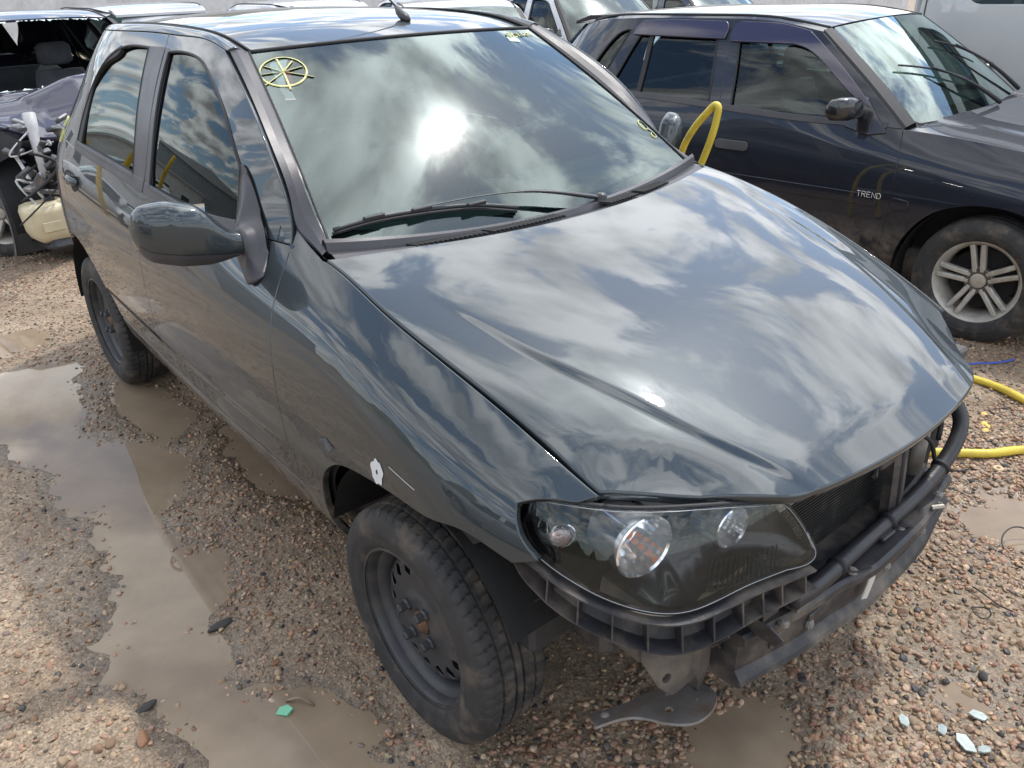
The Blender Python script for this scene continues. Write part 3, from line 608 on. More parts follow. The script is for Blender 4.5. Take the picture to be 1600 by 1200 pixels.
panel('glass_sticker', [np.array([(.655, .905), (.735, .895), (.745, .925), (.665, .94)])], off(ws, .0015, we), mat('pale_sticker', (.45, .62, .62), .5), wsc, res=(.05, .05), gap=0, rim=None, e=we, step=.03)
crayon('crayon_number', [[(-2.50, 1.06), (-2.53, 1.075), (-2.545, 1.05), (-2.52, 1.04), (-2.50, 1.06)], [(-2.51, 1.03), (-2.55, 1.02), (-2.54, .985), (-2.51, .99), (-2.51, 1.03)]], off(up, .002), cp[0], .004)
# ---- rear end, closed simply
def rear(u, v):
    y = np.asarray(u, float); z = np.asarray(v, float); x = -2.94-.075*(1-(y/.66)**2)+np.where(z > 1.0, .75*(z-1.0), 0)-.05*hermite((.62-z)/.1); return np.stack([x, y, z], 1)
rear_o = lambda u, v: rear(-np.asarray(u, float), v)
panel('tailgate', [np.array([(-.52, .62), (.52, .62), (.45, 1.0), (.24, 1.34), (-.24, 1.34), (-.45, 1.0)]), np.array([(-.40, 1.05), (.40, 1.05), (.23, 1.29), (-.23, 1.29)])], rear_o, PAINT, car, res=.06)
panel('rear_window', [np.array([(-.41, 1.04), (.41, 1.04), (.24, 1.30), (-.24, 1.30)])], off(rear_o, -.008), SIDE_GLASS, car, res=.08, gap=0, rim=None)
panel('rear_bumper', [np.array([(-.55, .26), (.55, .26), (.55, .60), (-.55, .60)])], rear_o, PAINT, car, res=.06)
for mr in (False, True):
    panel('bumper_corner', [np.array([(-2.99, .26), (-2.73, .26), (-2.725, .55), (-2.96, .59), (-2.99, .6)])], low, PAINT, car, res=.05, mirror=mr)
    sg = -1 if mr else 1
    panel('tail_lamp', [np.array([(-2.985, .63), (-2.90, .63), (-2.90, .98), (-2.985, .98)])], off(low, .004), mat('red_lens', (.35, .02, .02), .15, coat=1), car, res=.05, gap=0, mirror=mr)
# ---- dark inner shell, floor and arch liners: what shows through the gaps
for mr in (False, True):
    sg = -1 if mr else 1
    panel('inner_panel', [chain(spl([(-2.75, .30), (-2.752, .30)]), arc(-2.372, .285, .375, 178, 2)[:], spl([(-1.99, .285), (-.395, .285)]), arc(0, .265, .392, 178, 58), spl([(.21, .60), (.28, .66)]), spl([(.28, .66), (.28, .72)]), line_z(lambda x: belt(x)-.02, .28, -2.9), spl([(-2.9, 1.0), (-2.9, .5), (-2.75, .30)]))], off(low, -.03), DARK, car, res=.06, gap=0, rim=None, mirror=mr)
    for ax, r_, inner in ((0., .375, .50), (-2.372, .362, .50)):
        b = MB(); P = arc(ax, .265, r_, 176 if ax else 166, -2 if ax else 30, 30)
        b.strip([(x, -sg*.765, z) for x, z in P], [(x, -sg*inner, z) for x, z in P])
        b.add([(x, -sg*inner, z) for x, z in P]+[(ax, -sg*inner, .265)], [(i, i+1, len(P)) for i in range(len(P)-1)]); b.build('arch_liner', mat('arch_black', (.006, .006, .006), .9, var=.4, bump=.004, bump_scale=30), car, smooth=True)
MB().box((-2.9, -.50, .21), (.30, .50, .36), .02).box((-2.0, -.66, .22), (-.42, .66, .34), .02).build('underbody', DIRTM, car)
MB().box((-.30, -.50, .36), (.40, .50, .62)).box((-.45, -.60, .62), (-.28, .60, .90)).build('engine_bay', DARK, car)
MB().box((-2.85, -.60, .36), (-2.3, .60, .80)).build('boot_floor', DARK, car)
# cabin
for mr in (False, True): panel('inner_frame', [chain(spl([(-2.55, 1.02), (-.60, 1.0)]), spl(APIL[::-1]), line_z(lambda x: TOPZ(x), -1.099, -2.5), spl([(-2.5, 1.37), (-2.55, 1.02)])), FGo, RGo], off(up, -.018), DARK, car, res=.05, gap=0, rim=None, mirror=mr)
panel('headliner', [chain(spl([(-1.06, -.50), (-1.06, .50)]), spl([(-1.06, .50), (-2.55, .50)]), spl([(-2.55, .50), (-2.55, -.50)]), spl([(-2.55, -.50), (-1.06, -.50)]))], lambda u, v: roof(u, np.asarray(v, float)*.98)-np.array([0, 0, .03]), mat('grey_headliner', (.16, .165, .17), .9), car, res=.1, gap=0, rim=None)
DASH = mat('dashboard', (.06, .068, .07), .7, var=.2, bump=.0006, bump_scale=200)
MB().prism([(-.48, .80), (-.46, .93), (-.60, .945), (-.86, .915), (-.92, .86), (-.90, .70), (-.60, .60)], -.60, .60).build('dashboard', DASH, car, auto=30)
MB().box((-.80, .12, .91), (-.62, .56, .975), .02).build('instrument_hood', DASH, car, auto=40)
b = MB(); b.tube([(-1.0+.07*math.sin(t), .35+.185*math.cos(t), .90+.165*math.sin(t)) for t in np.linspace(0, 2*math.pi, 40)], .014, 8); b.tube([(-1.0, .17, .90), (-.97, .35, .885), (-1.0, .53, .90)], .018, 8); b.tube([(-.97, .35, .885), (-.80, .35, .85)], .025, 8)
b.build('steering_wheel', DASH, car, smooth=True)
for y in (-.34, .34):
    b = MB(); rs = []
    for t in np.linspace(0, 1, 8):
        z = .42+.52*t; x = -1.46-.16*t; w = .24*(1-.25*t**3); d = .075*(1-.3*t)
        rs.append([(x+d*math.cos(a)+.02*abs(math.sin(a)), y+w*math.sin(a), z) for a in np.linspace(0, 2*math.pi, 14, endpoint=False)])
    b.rings(rs); b.box((-1.45, y-.24, .30), (-.98, y+.24, .46), .05); s_ = b.build('seat', FABRIC, car, auto=50)
    b = MB(); rs = [[(-1.655+.05*math.cos(a)*k, y+.125*k*math.sin(a), z) for a in np.linspace(0, 2*math.pi, 12, endpoint=False)] for z, k in ((.965, .7), (.99, 1), (1.08, 1), (1.115, .7))]; b.rings(rs).build('headrest', FABRIC, s_, smooth=True)
MB().box((-2.4, -.6, .36), (-2.2, .6, .92), .05).build('rear_seat', FABRIC, car)
MB().box((-1.02, -.12, 1.285), (-.99, .12, 1.335), .008, M=Matrix.Rotation(R(0), 4, 'Y')).build('rear_view_mirror', BLACKP, car)
# ---- door mirrors
def door_mirror(mr, q):
    sg = -1 if mr else 1
    def sec(t):
        """superellipse sections from the foot (t=0) to the outer end (t=1): y, centre x, centre z, half depth, half height"""
        y = float(np.interp(t, [0, .10, .2, .35, .6, .85, .95, 1], [.745, .765, .790, .825, .885, .940, .958, .966]))
        zc = float(np.interp(t, [0, .10, .2, .35, .6, .85, 1], [.966, .968, .978, .998, 1.010, 1.014, 1.016]))
        hh = float(np.interp(t, [0, .10, .2, .35, .6, .85, .95, 1], [.030, .034, .052, .077, .082, .070, .048, .012]))
        hd = float(np.interp(t, [0, .10, .2, .35, .6, .85, .95, 1], [.030, .034, .042, .052, .056, .045, .028, .006]))
        if mr: y = .745+(y-.745)*.62; hh *= .86
        hh *= .92; zc += .004
        xc = float(np.interp(t, [0, .2, .6, 1], [-.70, -.715, -.735, -.775])); return y, xc, zc, hd, hh
    ts = np.concatenate([np.linspace(0, .85, 26), np.linspace(.87, 1, 10)]); n = 36
    K = np.array([sec(t) for t in ts]); 
    for _ in range(3): K[1:-1] = (K[:-2]+2*K[1:-1]+K[2:])/4
    def pt(k, a, grow=0): y, xc, zc, hd, hh = k; c, s = math.cos(a), math.sin(a); e = .72; return (xc+(hd+grow)*np.sign(c)*abs(c)**e*(1 if c > 0 else .55), -sg*y, zc+(hh+grow)*np.sign(s)*abs(s)**e)
    aa = np.linspace(0, 2*math.pi, n, endpoint=False); b = MB(); b.rings([[pt(k, a) for a in aa] for k in K]); cap_i = [i for i, a in enumerate(aa)]
    m_ = b.build('door_mirror', PAINT, q, smooth=True)
    # darker lower shell of the housing
    lo = [a for a in np.linspace(R(214), R(334), 16)]; b = MB(); b.rings([[pt(k, a, .0016) for a in lo] for k in K[2:-3]], closed=False); b.build('lower_shell', TRIMP, m_, smooth=True)
    # foot on the door corner
    rs = []
    for t in np.linspace(0, 1, 12):
        x0 = -.607-.03*t; y_ = .745*t+(1-t)*.0
        rs.append(0)
    O = np.array([(-.600, .905), (-.622, .938), (-.655, .972), (-.695, 1.008), (-.742, 1.058), (-.79, 1.108), (-.824, 1.122), (-.820, 1.06), (-.805, .985), (-.765, .93), (-.69, .895), (-.63, .882)]); O = np.concatenate([O, O[:1]]); Oc = spl(O, .01)[:-1]
    base = off(up, .004)(Oc[:, 0], Oc[:, 1]); cen = np.array([-.70, -.748, .966]); rs = []
    for s_, bulge in ((0, 0), (.15, .010), (.35, .026), (.6, .035), (.85, .020), (1, .0)):
        tgt = np.array([(cen[0]+.036*math.cos(math.atan2(z-.97, x+.70)), cen[1], cen[2]+.036*math.sin(math.atan2(z-.97, x+.70))) for x, z in Oc]); P = base*(1-s_)+tgt*s_
        P[:, 1] = base[:, 1]*(1-s_**1.6)+tgt[:, 1]*s_**1.6; rs.append(P*(1, sg, 1))
    b = MB(); b.rings([list(r) for r in rs], cap=True); b.build('mirror_foot', TRIMP, m_, smooth=True)
    MB().prism([(-.965*1+.03, .955), (-.80, .945), (-.79, 1.06), (-.94, 1.07)], -.768, -.764, axes='yz').build('mirror_glass', mat('mirror_face', (.8, .8, .8), .02, 1.), m_) if not mr else None
    return m_
for mr in (False, True): door_mirror(mr, car)
# ---- headlamps
LO = [(.189, .713), (.133, .713), (.06, .7095), (.026, .703), (.012, .689), (.013, .661), (.035, .638), (.079, .612), (.13, .590), (.209, .560), (.281, .539), (.33, .534), (.377, .540), (.421, .549), (.467, .5545), (.536, .5535), (.602, .549), (.611, .556), (.594, .608), (.564, .659), (.550, .673), (.446, .694), (.332, .707)]
LO = np.concatenate([np.array(LO), LO[:1]]); LOc = chain(spl(LO[:16], .01), spl(LO[15:19], .006), spl(LO[17:20], .01)[1:], spl(LO[19:21], .01), spl(LO[20:], .01))
LENS = glass('lamp_lens', (.95, .96, .96), 1.05, haze=.03); LAMPIN = mat('lamp_black', (.012, .012, .014), .3, coat=.3)
FLUTE = mat('lamp_reflector', (.95, .95, .96), .12, .85)
def reflector(b, c, ax, r, depth, n=28, power=2.): pass
def headlamp(mr):
    sg = -1 if mr else 1
    ls = panel('headlight', [LOc], lampmap, LENS, car, res=.03, gap=.001, rim=((0, 0, 0), (.002, .003, .7), (.002, .012, 1)), mirror=mr)
    P = lambda u, v, d: lampmap(np.array([u]), np.array([v]), d)[0]*(1, sg, 1)
    hk = panel('lamp_housing', [LOc], lambda u, v: lampmap(u, v, .012+.125*np.sqrt(np.clip(np.sin(np.pi*np.clip((np.asarray(u, float)-.02)/.59, 0, 1)), 0, 1))*hermite((np.asarray(v, float)-.53)/.05)), LAMPIN, ls, res=.03, gap=.002, rim=None, mirror=mr)
    # rubber-lined gap between lamp and panels, clear rim of the lens
    q = lampmap(LOc[:, 0], LOc[:, 1], .006)*(1, sg, 1); MB().tube(list(q)+[q[0]], .0045, 6).build('lamp_seal', RUBBER, ls, smooth=True)
    S_ = shrink(LOc if area(LOc) > 0 else LOc[::-1], .003); q = lampmap(S_[:, 0], S_[:, 1], -.0005)*(1, sg, 1); MB().tube(list(q)+[q[0]], .0008, 5).build('lens_edge', mat('clear_edge', (.30, .31, .32), .2, .2), ls, smooth=True)
    def pod(u, v, r, long_, name, inner, aim, dep):
        """barrel with bright bowl that looks straight ahead"""
        c = Vector(P(u, v, dep)); a = Vector((aim[0], aim[1]*sg, aim[2])).normalized(); x_ = a.cross(Vector((0, 0, 1))).normalized(); z_ = x_.cross(a); n = 24
        ring = lambda rr_, d, k=1.: [c+x_*(rr_*math.cos(t)*k)+z_*(rr_*math.sin(t))+a*d for t in np.linspace(0, 2*math.pi, n, endpoint=False)]
        b = MB(); b.rings([ring(r*1.04, -long_), ring(r*1.06, 0), ring(r*1.08, .004), ring(r*1.02, .006), ring(r*.96, .002)], cap=False)
        o = b.build(name, mat('lamp_chrome', (.95, .95, .96), .16, .85), ls, auto=30)
        b = MB(); b.rings([ring(r*.96, .002)]+[ring(r*.96*math.sqrt(max(0, 1-(s/1.05)**2)), -long_*.95*s) for s in (.15, .35, .55, .75, .9, 1.0)], cap=False); b.build('reflector_bowl', FLUTE, ls)
        if inner: 
            MB().tube([c-a*long_*.85, c-a*long_*.45], [.010, .008], 10).build('bulb', ORANGE if inner == 'amber' else mat('bulb_glass', (.7, .72, .75), .08, .4), ls, smooth=True)
        return o
    pod(.268, .637, .056, .085, 'low_beam', 'amber', (1, -.16, .02), .030); pod(.448, .641, .037, .060, 'main_beam', 'clear', (1, -.10, .02), .032); pod(.108, .650, .0225, .030, 'position_lamp', None, (.85, -.53, .05), .022)
    # prism face of the small lamp
    c = P(.108, .650, .014); 
    b = MB(); a = Vector((.85, -.53*sg, .05)).normalized(); x_ = a.cross(Vector((0, 0, 1))).normalized(); z_ = x_.cross(a)
    b.rings([[Vector(c)+x_*(.020*k*math.cos(t))+z_*(.020*k*math.sin(t))+a*d for t in np.linspace(0, 2*math.pi, 20, endpoint=False)] for k, d in ((1, .002), (.8, .005), (.4, .007), (.05, .008))]); b.build('position_lens', mat('ribbed_lens', (.62, .50, .48), .15, .55, bump=.003, bump_scale=160), ls, smooth=True)
    # ribbed inner bezel
    b = MB()
    for i in range(15):
        u = .375+i*.0105; b.tube([P(u, .553+.0035*0, .016), P(u+.030, .592-.001*i, .036)], .0016, 4)
    b.build('bezel_ribs', LAMPIN, ls)
    # bumper carrier under the lamp: two flanges, a web and cross ribs
    us = np.linspace(.004, .597, 44); vb = np.interp(us, LOc[np.argsort(LOc[:, 0])][:, 0], np.zeros(len(LOc))) 
    LB = np.array([(.013, .640), (.035, .620), (.079, .600), (.13, .578), (.209, .549), (.281, .528), (.33, .523), (.377, .529), (.421, .538), (.467, .544), (.536, .543), (.612, .538)]); vb = ncs(LB[:, 0], LB[:, 1], us)
    hgt = np.interp(us, [.03, .10, .30, .42, .5, .60], [.030, .046, .054, .050, .044, .036])
    U1 = lampmap(us, vb, -.010)*(1, sg, 1); U0 = lampmap(us, vb+.003, .030)*(1, sg, 1); D1 = lampmap(us, vb-hgt, -.004)*(1, sg, 1); D0 = lampmap(us, vb-hgt+.003, .028)*(1, sg, 1)
    b = MB()
    for A_, B_ in ((U1, U0), (D1, D0)):
        dz = np.array([0, 0, .0035]); b.strip(A_, B_); b.strip(A_-dz, B_-dz); b.strip(A_, A_-dz)
    br = b.build('bumper_carrier', GREYP, car, smooth=False)
    MB().strip(U0, D0).build('carrier_web', GREYP, br)
    for i in (2, 7, 11, 15, 19, 23, 27, 31, 34, 37, 41):
        v_ = [U1[i], U0[i], D0[i], D1[i]]; t_ = (U1[min(i+1, 43)]-U1[i-1]); t_ = t_/np.linalg.norm(t_)*.0018
        MB().add([p-t_ for p in v_]+[p+t_ for p in v_], [(0, 1, 2, 3), (4, 7, 6, 5), (0, 4, 5, 1), (1, 5, 6, 2), (2, 6, 7, 3), (3, 7, 4, 0)]).build('carrier_rib', GREYP, br)
    return ls
headlamp(False)
# ---- front end behind the missing bumper
CORE = mat('radiator_core', (.035, .034, .033), .55, .3, col2=(.10, .085, .07), mix_scale=16, mix_lo=.5, mix_hi=.75)
TANK = mat('radiator_tank', (.23, .205, .175), .6, .2, var=.25, var_scale=18)
rad = MB().box((.455, -.26, .33), (.490, .36, .615)).build('radiator', DARK, car)
fins = MB(); 
for i, z in enumerate(np.arange(.335, .578, .0078)): fins.box((.488, -.258, z), (.4985, .30, z+.0034))
fins.build('radiator_fins', CORE, rad, kind='stuff')
MB().box((.462, -.27, .580), (.505, .12, .622), .006).build('radiator_tank', TANK, rad)
MB().box((.462, .175, .555), (.506, .30, .592), .006).build('radiator_tank', TANK, rad)
MB().tube([(.50, .315, .34), (.505, .315, .60)], .020, 14).build('receiver_pipe', TANK, rad, smooth=True)
MB().box((.44, -.30, .645), (.475, .56, .675), .006).box((.40, -.45, .66), (.50, .45, .685), .008).build('bonnet_slam_panel', DIRTM, car)
MB().box((.34, .37, .36), (.44, .60, .66)).box((.30, .36, .38), (.50, .40, .66)).build('splash_shield', DARK, car)
# bonnet latch post
pth = spl([(.545, .135, .40), (.540, .135, .50), (.530, .140, .60), (.515, .145, .675)], .02)
lp = MB().rings([[(x+.012, y-.030, z), (x+.018, y-.010, z), (x+.018, y+.010, z), (x+.012, y+.030, z), (x-.008, y+.030, z), (x-.008, y-.030, z)] for x, y, z in pth]).build('latch_post', GREYP, car, auto=40)
MB().tube([(.560, .128, .42), (.556, .130, .52), (.545, .135, .62)], .006, 6).build('release_cable', RUBBER, lp, smooth=True)
MB().box((.505, .055, .565), (.545, .12, .585), .004).tube([(.53, .06, .575), (.545, .03, .565)], .006, 6).build('latch_hook', GREYP, lp)
MB().box((.49, -.305, .50), (.515, -.285, .68), .004).build('side_bracket', GREYP, car)
MB().lathe([(.0001, .004), (.011, .004), (.013, 0), (.013, -.01)], 'x', 14, (.528, -.292, .645)).build('bracket_bolt', ALU, car, smooth=True)
# corrugated hose across the front
hp = spl([(.585, -.30, .455), (.585, -.24, .445), (.580, -.16, .440), (.572, -.06, .436), (.568, .02, .436), (.566, .12, .440), (.566, .22, .455), (.565, .31, .483), (.560, .375, .520), (.545, .415, .555), (.515, .425, .590), (.48, .40, .61)], .0045)
hr_ = np.array([.0165+(.0018 if (i % 2) else 0)*(1 if (i < 40 or i > 120) else .35) for i in range(len(hp))])
hose = MB().tube(hp, hr_, 14).build('air_hose', BLACKP, car, smooth=True)
for i in (38, 84, 132):
    i = min(i, len(hp)-6); p = hp[i]; t_ = hp[i+2]-hp[i-2]; t_ /= np.linalg.norm(t_)
    MB().tube([p-t_*.004, p+t_*.004], .0215, 14).tube([p+(.02, 0, 0), p+(.035, .03, -.008), p+(.035, .075, -.022)], .0022, 5).build('cable_tie', RUBBER, hose, smooth=True)
# lower cross-member: ledge, face and lip, with rolled ends
ys = np.linspace(-.42, .365, 46); b = MB(); rows = []
bow = -.035*np.clip((ys+.02)/.42, -1, 1)**2; lift = .060*hermite((ys-.22)/.15); front_s = .018*hermite((ys+.16)/.12)*hermite((.34-ys)/.2)
for dx, z, k in ((-.085, .424, 0), (-.045, .426, 0), (-.040, .418, 0), (-.012, .420, .6), (.010, .422, 1), (.018, .416, 1), (.019, .402, 1), (.006, .392, .4), (.004, .330, .4), (.008, .325, .4), (.018, .312, .4), (.022, .302, .4), (.016, .294, .4), (-.02, .290, .4)):
    rows.append(np.stack([.585+bow+dx+front_s*k, ys, z+lift*(1 if z < .39 else .25)+.006*np.sin(ys*9)], 1))
for p, q in zip(rows[:-1], rows[1:]): b.strip(p, q)
b.add([r[0] for r in rows]+[(.46, ys[0], .29), (.46, ys[0], .42)], [tuple(range(len(rows)))+(len(rows), len(rows)+1)]); b.add([r[-1] for r in rows]+[(.46, ys[-1], .35), (.46, ys[-1], .42)], [tuple(range(len(rows)))+(len(rows), len(rows)+1)])
cm = b.build('lower_cross_member', GREYP, car, auto=38)
MB().box((.44, -.46, .29), (.50, .36, .415), .01).build('cross_member_core', DIRTM, cm)
for y in (-.30, -.19, -.02, .16, .29): MB().box((.588-.035*(y/.42)**2, y-.035, .345), (.594-.035*(y/.42)**2, y+.035, .372), .002).build('pressed_rib', GREYP, cm)
MB().prism([(-.055, .408), (-.030, .412), (-.034, .375), (-.052, .335), (-.075, .345), (-.062, .372)], .612, .6145, axes='yz').build('torn_sticker', mat('pale_tape', (.55, .52, .47), .7, var=.15), cm)
MB().tube([(.60, .215, .43), (.615, .235, .432), (.60, .25, .425)], .005, 6).build('broken_clip', ALU, cm)
# side end of the front frame with holes, and the loose bracket below
def plate(u, v): u = np.asarray(u, float); v = np.asarray(v, float); return np.stack([.475+.10*(u+.5)-.25*(v-.35)**2*2+.020*np.sin(u*22), u, v], 1)
panel('frame_end_plate', [np.array([(-.575, .475), (-.44, .47), (-.36, .455), (-.325, .40), (-.33, .33), (-.36, .235), (-.385, .175), (-.40, .225), (-.43, .27), (-.475, .290), (-.515, .285), (-.545, .32), (-.575, .39)]), circle(-.53, .335, .011, 14, .015), circle(-.385, .385, .007, 12, .011)], plate, DIRTM, car, res=.03, gap=0)
MB().box((.22, -.55, .33), (.45, -.37, .47), .02).build('frame_rail', DIRTM, car)
def brk(u, v): u = np.asarray(u, float); v = np.asarray(v, float); return np.stack([u, v, .130+.10*(v+.45)*0+.06*np.sin((u-.35)*6)-.05*(v+.45)], 1)
panel('loose_bracket', [chain(spl([(.315, -.565), (.36, -.585)]), spl([(.36, -.585), (.395, -.52), (.455, -.495)]), spl([(.455, -.495), (.50, -.46), (.505, -.40), (.47, -.35), (.42, -.35)]), spl([(.42, -.35), (.37, -.42), (.35, -.50), (.315, -.565)])), circle(.44, -.455, .010, 14), circle(.465, -.395, .006, 10), circle(.405, -.42, .006, 10)], brk, STEEL, car, res=.02, gap=0, rim=((0, 0, 0), (.001, .001, 1), (.001, .006, 1)))
MB().lathe([(.0001, .008), (.006, .008), (.010, .003), (.011, 0)], 'z', 12, (.348, -.548, .133)).build('bracket_rivet', STEEL, car, smooth=True)
MB().box((.24, -.70, .36), (.30, -.58, .50), .01).build('liner_flap', BLACKP, car)
# grey filler spot, dent and scratch on the wing
panel('filler_patch', [np.array([(-.045+.021*math.cos(t)*(1+.12*math.sin(5*t)), .655+.027*math.sin(t)*(1+.10*math.cos(7*t))) for t in np.linspace(0, 2*math.pi, 36, endpoint=False)]), circle(-.045, .655, .0035, 8, .006)], off(low, .0012), mat('grey_filler', (.62, .62, .62), .8), ff[0], res=.02, gap=0, rim=None)
panel('scraped_dent', [np.array([(-.245+.026*math.cos(t)*(1+.25*math.sin(3*t)), .632+.013*math.sin(t)*(1+.3*math.cos(4*t))) for t in np.linspace(0, 2*math.pi, 20, endpoint=False)])], off(low, .001), mat('scrape', (.10, .11, .12), .6, .3, var=.5, var_scale=80), ff[0], res=.02, gap=0, rim=None)
MB().tube(off(low, .0006)(np.linspace(-.005, .075, 12), np.linspace(.683, .668, 12)), .0007, 4).build('scratch', mat('scratch_white', (.5, .5, .5), .6), ff[0])
# ---- wheels
w0 = steel_wheel(car, (-.005, -.7105, .2725), R(.6)); steel_wheel(car, (-2.371, -.687, .2725), 0, w0)
w2 = steel_wheel(car, (0, .7105, .2725), R(180), w0); w3 = steel_wheel(car, (-2.371, .687, .2725), R(180), w0)

for pts, r_ in (([(.43, -.50, .50), (.47, -.44, .485), (.50, -.36, .47), (.53, -.30, .455)], .006), ([(.40, -.55, .52), (.45, -.47, .46), (.48, -.40, .43), (.50, -.33, .40)], .0045), ([(.52, -.24, .64), (.53, -.15, .655), (.525, -.02, .65), (.52, .10, .665)], .005), ([(.53, .20, .60), (.55, .26, .56), (.55, .30, .50), (.545, .34, .47)], .005), ([(.50, .33, .62), (.52, .36, .58), (.53, .35, .52)], .006)):
    MB().tube(spl(pts, .015), r_, 7).build('wiring', RUBBER, car, smooth=True)
for x, y, z in ((.60, -.33, .424), (.603, -.10, .424), (.60, .10, .424), (.592, .28, .43), (.595, -.22, .35), (.603, .06, .35), (.598, .22, .36)):
    MB().lathe([(.0001, .006), (.006, .006), (.008, .003), (.011, .002), (.011, -.004)], 'x' if z < .4 else 'z', 8, (x-.008, y, z-.002)).build('clip_bolt', STEEL, cm, auto=30)
MB().box((.555, -.30, .428), (.60, -.24, .436), .003).build('mounting_pad', GREYP, cm); MB().box((.555, .02, .428), (.595, .07, .438), .003).build('mounting_pad', GREYP, cm)
MB().prism([(-.36, .44), (-.31, .43), (-.29, .36), (-.33, .30), (-.35, .35)], .56, .566, axes='yz').build('side_gusset', DIRTM, cm)

# torn remains of the bumper skin
for nm, pts, y_, th, rx in (('torn_plastic', [(.545, .47), (.60, .455), (.625, .43), (.61, .405), (.575, .42), (.555, .44)], -.395, .004, 12), ('torn_plastic', [(.50, .50), (.54, .49), (.56, .45), (.53, .40), (.515, .44)], -.47, .004, -18)):
    o = MB().prism([(x-.56, z-.42) for x, z in pts], -th/2, th/2).build(nm, GREYP, car); o.location = (.56, y_, .42); o.rotation_euler = (R(rx), 0, R(rx*1.5))
MB().tube(spl([(.50, -.50, .47), (.53, -.46, .42), (.52, -.42, .36), (.50, -.40, .31), (.51, -.385, .27)], .02), .004, 6).build('hanging_wire', RUBBER, car, smooth=True)
# ---------------------------------------------------------------- the boxier hatchback beside it, and other parked vehicles
NAVY = car_paint('paint_navy', (.008, .012, .023), dust=.02, metal=.15, coat_ior=1.45)
PURPLE = car_paint('paint_purple', (.016, .017, .042), dust=.03, metal=.2, coat_ior=1.42)
WHITE = car_paint('paint_white', (.62, .63, .64), dust=.10, metal=0., rough=.4)
SILVER = car_paint('paint_silver', (.40, .41, .42), dust=.10, metal=.6, rough=.35)
VANGREY = car_paint('paint_pale_grey', (.52, .53, .53), dust=.12, metal=.0, rough=.45)
DKBLUE = car_paint('paint_dark_blue', (.02, .03, .06), dust=.08, metal=.4)
VISOR = mat('smoked_visor', (.030, .024, .055), .12, coat=1., coat_rough=.05)
GX = [-3.02, -2.90, -2.75, -2.55, -2.3, -1.9, -1.4, -.9, -.45, -.2, .1, .4, .60, .72]
GB_y = [.44, .58, .675, .725, .755, .772, .78, .776, .742, .722, .705, .675, .625, .56]
GB_z = [.99, .99, .985, .98, .965, .948, .928, .908, .906, .888, .852, .802, .745, .69]
glow_ = Side(GX, [
 ([.46, .62, .68, .705, .715, .72, .72, .72, .715, .715, .71, .68, .62, .55], .22),
 ([.52, .67, .735, .765, .775, .78, .78, .78, .775, .772, .765, .735, .665, .59], .30),
 ([.55, .71, .775, .80, .812, .818, .82, .82, .815, .81, .80, .765, .69, .60], .48),
 ([.56, .715, .78, .806, .818, .823, .825, .825, .82, .815, .803, .762, .685, .60], [.62, .62, .62, .62, .62, .62, .62, .62, .62, .62, .61, .60, .575, .55]),
 ([.54, .69, .76, .792, .808, .814, .816, .814, .803, .795, .780, .742, .675, .59], [.80, .80, .80, .80, .79, .785, .775, .765, .765, .755, .73, .695, .65, .61]),
 (GB_y, GB_z)])
gup = Side(GX[:11], [
 ([.54, .69, .76, .792, .808, .814, .816, .814, .803, .795, .780], [.80, .80, .80, .80, .79, .785, .775, .765, .765, .755, .73]),
 (GB_y[:11], GB_z[:11]),
 ([.20, .40, .56, .645, .690, .709, .716, .708, .66, .63, .6], 1.08),
 ([-.05, .18, .40, .53, .60, .628, .636, .622, .55, .52, .5], 1.25),
 ([-.2, .05, .30, .455, .54, .572, .580, .562, .48, .44, .4], 1.345)])
def gbelt(x): return ncs(GX, GB_z, x)
GTOP = lambda x: ncs([-2.62, -2.4, -2.06, -1.55, -1.2, -.98], [1.30, 1.335, 1.35, 1.352, 1.338, 1.302], x)
def alloy_wheel(parent, loc, rz=0., proto=None, R0=.288):
    """five double spokes, dished centre with a cap, low-profile tyre"""
    if proto is not None: return steel_wheel(parent, loc, rz, proto)
    w = MB().lathe([(.196, -.078), (.198, -.074), (.194, -.068), (.186, -.064), (.180, -.05), (.172, -.02), (.172, .05), (.190, .078), (.178, .078), (.160, .05), (.160, -.015), (.166, -.05), (.178, -.070), (.186, -.078), (.196, -.078)], 'y', 64).build('wheel', ALU, parent, auto=40); w.location = loc; w.rotation_euler = (0, 0, rz)
    for i in range(5):
        for sd in (-1, 1):
            rs = []
            for t in np.linspace(0, 1, 6):
                r = .040+.132*t; lat = sd*(.0160+.008*t**1.5); hw = .0118-.0010*t; d = -.044-.024*t
                a = R(90+72*i+9); u = np.array([math.cos(a), 0, math.sin(a)]); v = np.array([-math.sin(a), 0, math.cos(a)]); c = u*r+v*lat
                rs.append([c+v*(-hw)+np.array([0, d+.003, 0]), c+v*(-hw*.6)+np.array([0, d-.002, 0]), c+v*(hw*.6)+np.array([0, d-.002, 0]), c+v*hw+np.array([0, d+.003, 0]), c+v*hw+np.array([0, d+.026, 0]), c-v*hw+np.array([0, d+.026, 0])])
            MB().rings(rs).build('spoke', ALU, w, auto=35)
    MB().lathe([(.0001, -.046), (.030, -.046), (.033, -.043), (.036, -.044), (.056, -.047), (.062, -.042), (.062, -.015)], 'y', 36).build('hub', mat('hub_ring', (.12, .105, .09), .55, .5, var=.3, var_scale=20), w, auto=40)
    MB().lathe([(.0001, -.053), (.026, -.053), (.033, -.049), (.034, -.044)], 'y', 32).build('hub_cap', ALU, w, auto=40)
    MB().lathe([(.14, .01), (.05, .005), (.0001, .005)], 'y', 40).build('brake_disc', DARK, w)
    V, F = tyre_mesh(R0, .186, .092, tread=False); t = mesh('tyre', V, F, TYRE, w); auto_sharp(t, 38)
    return w
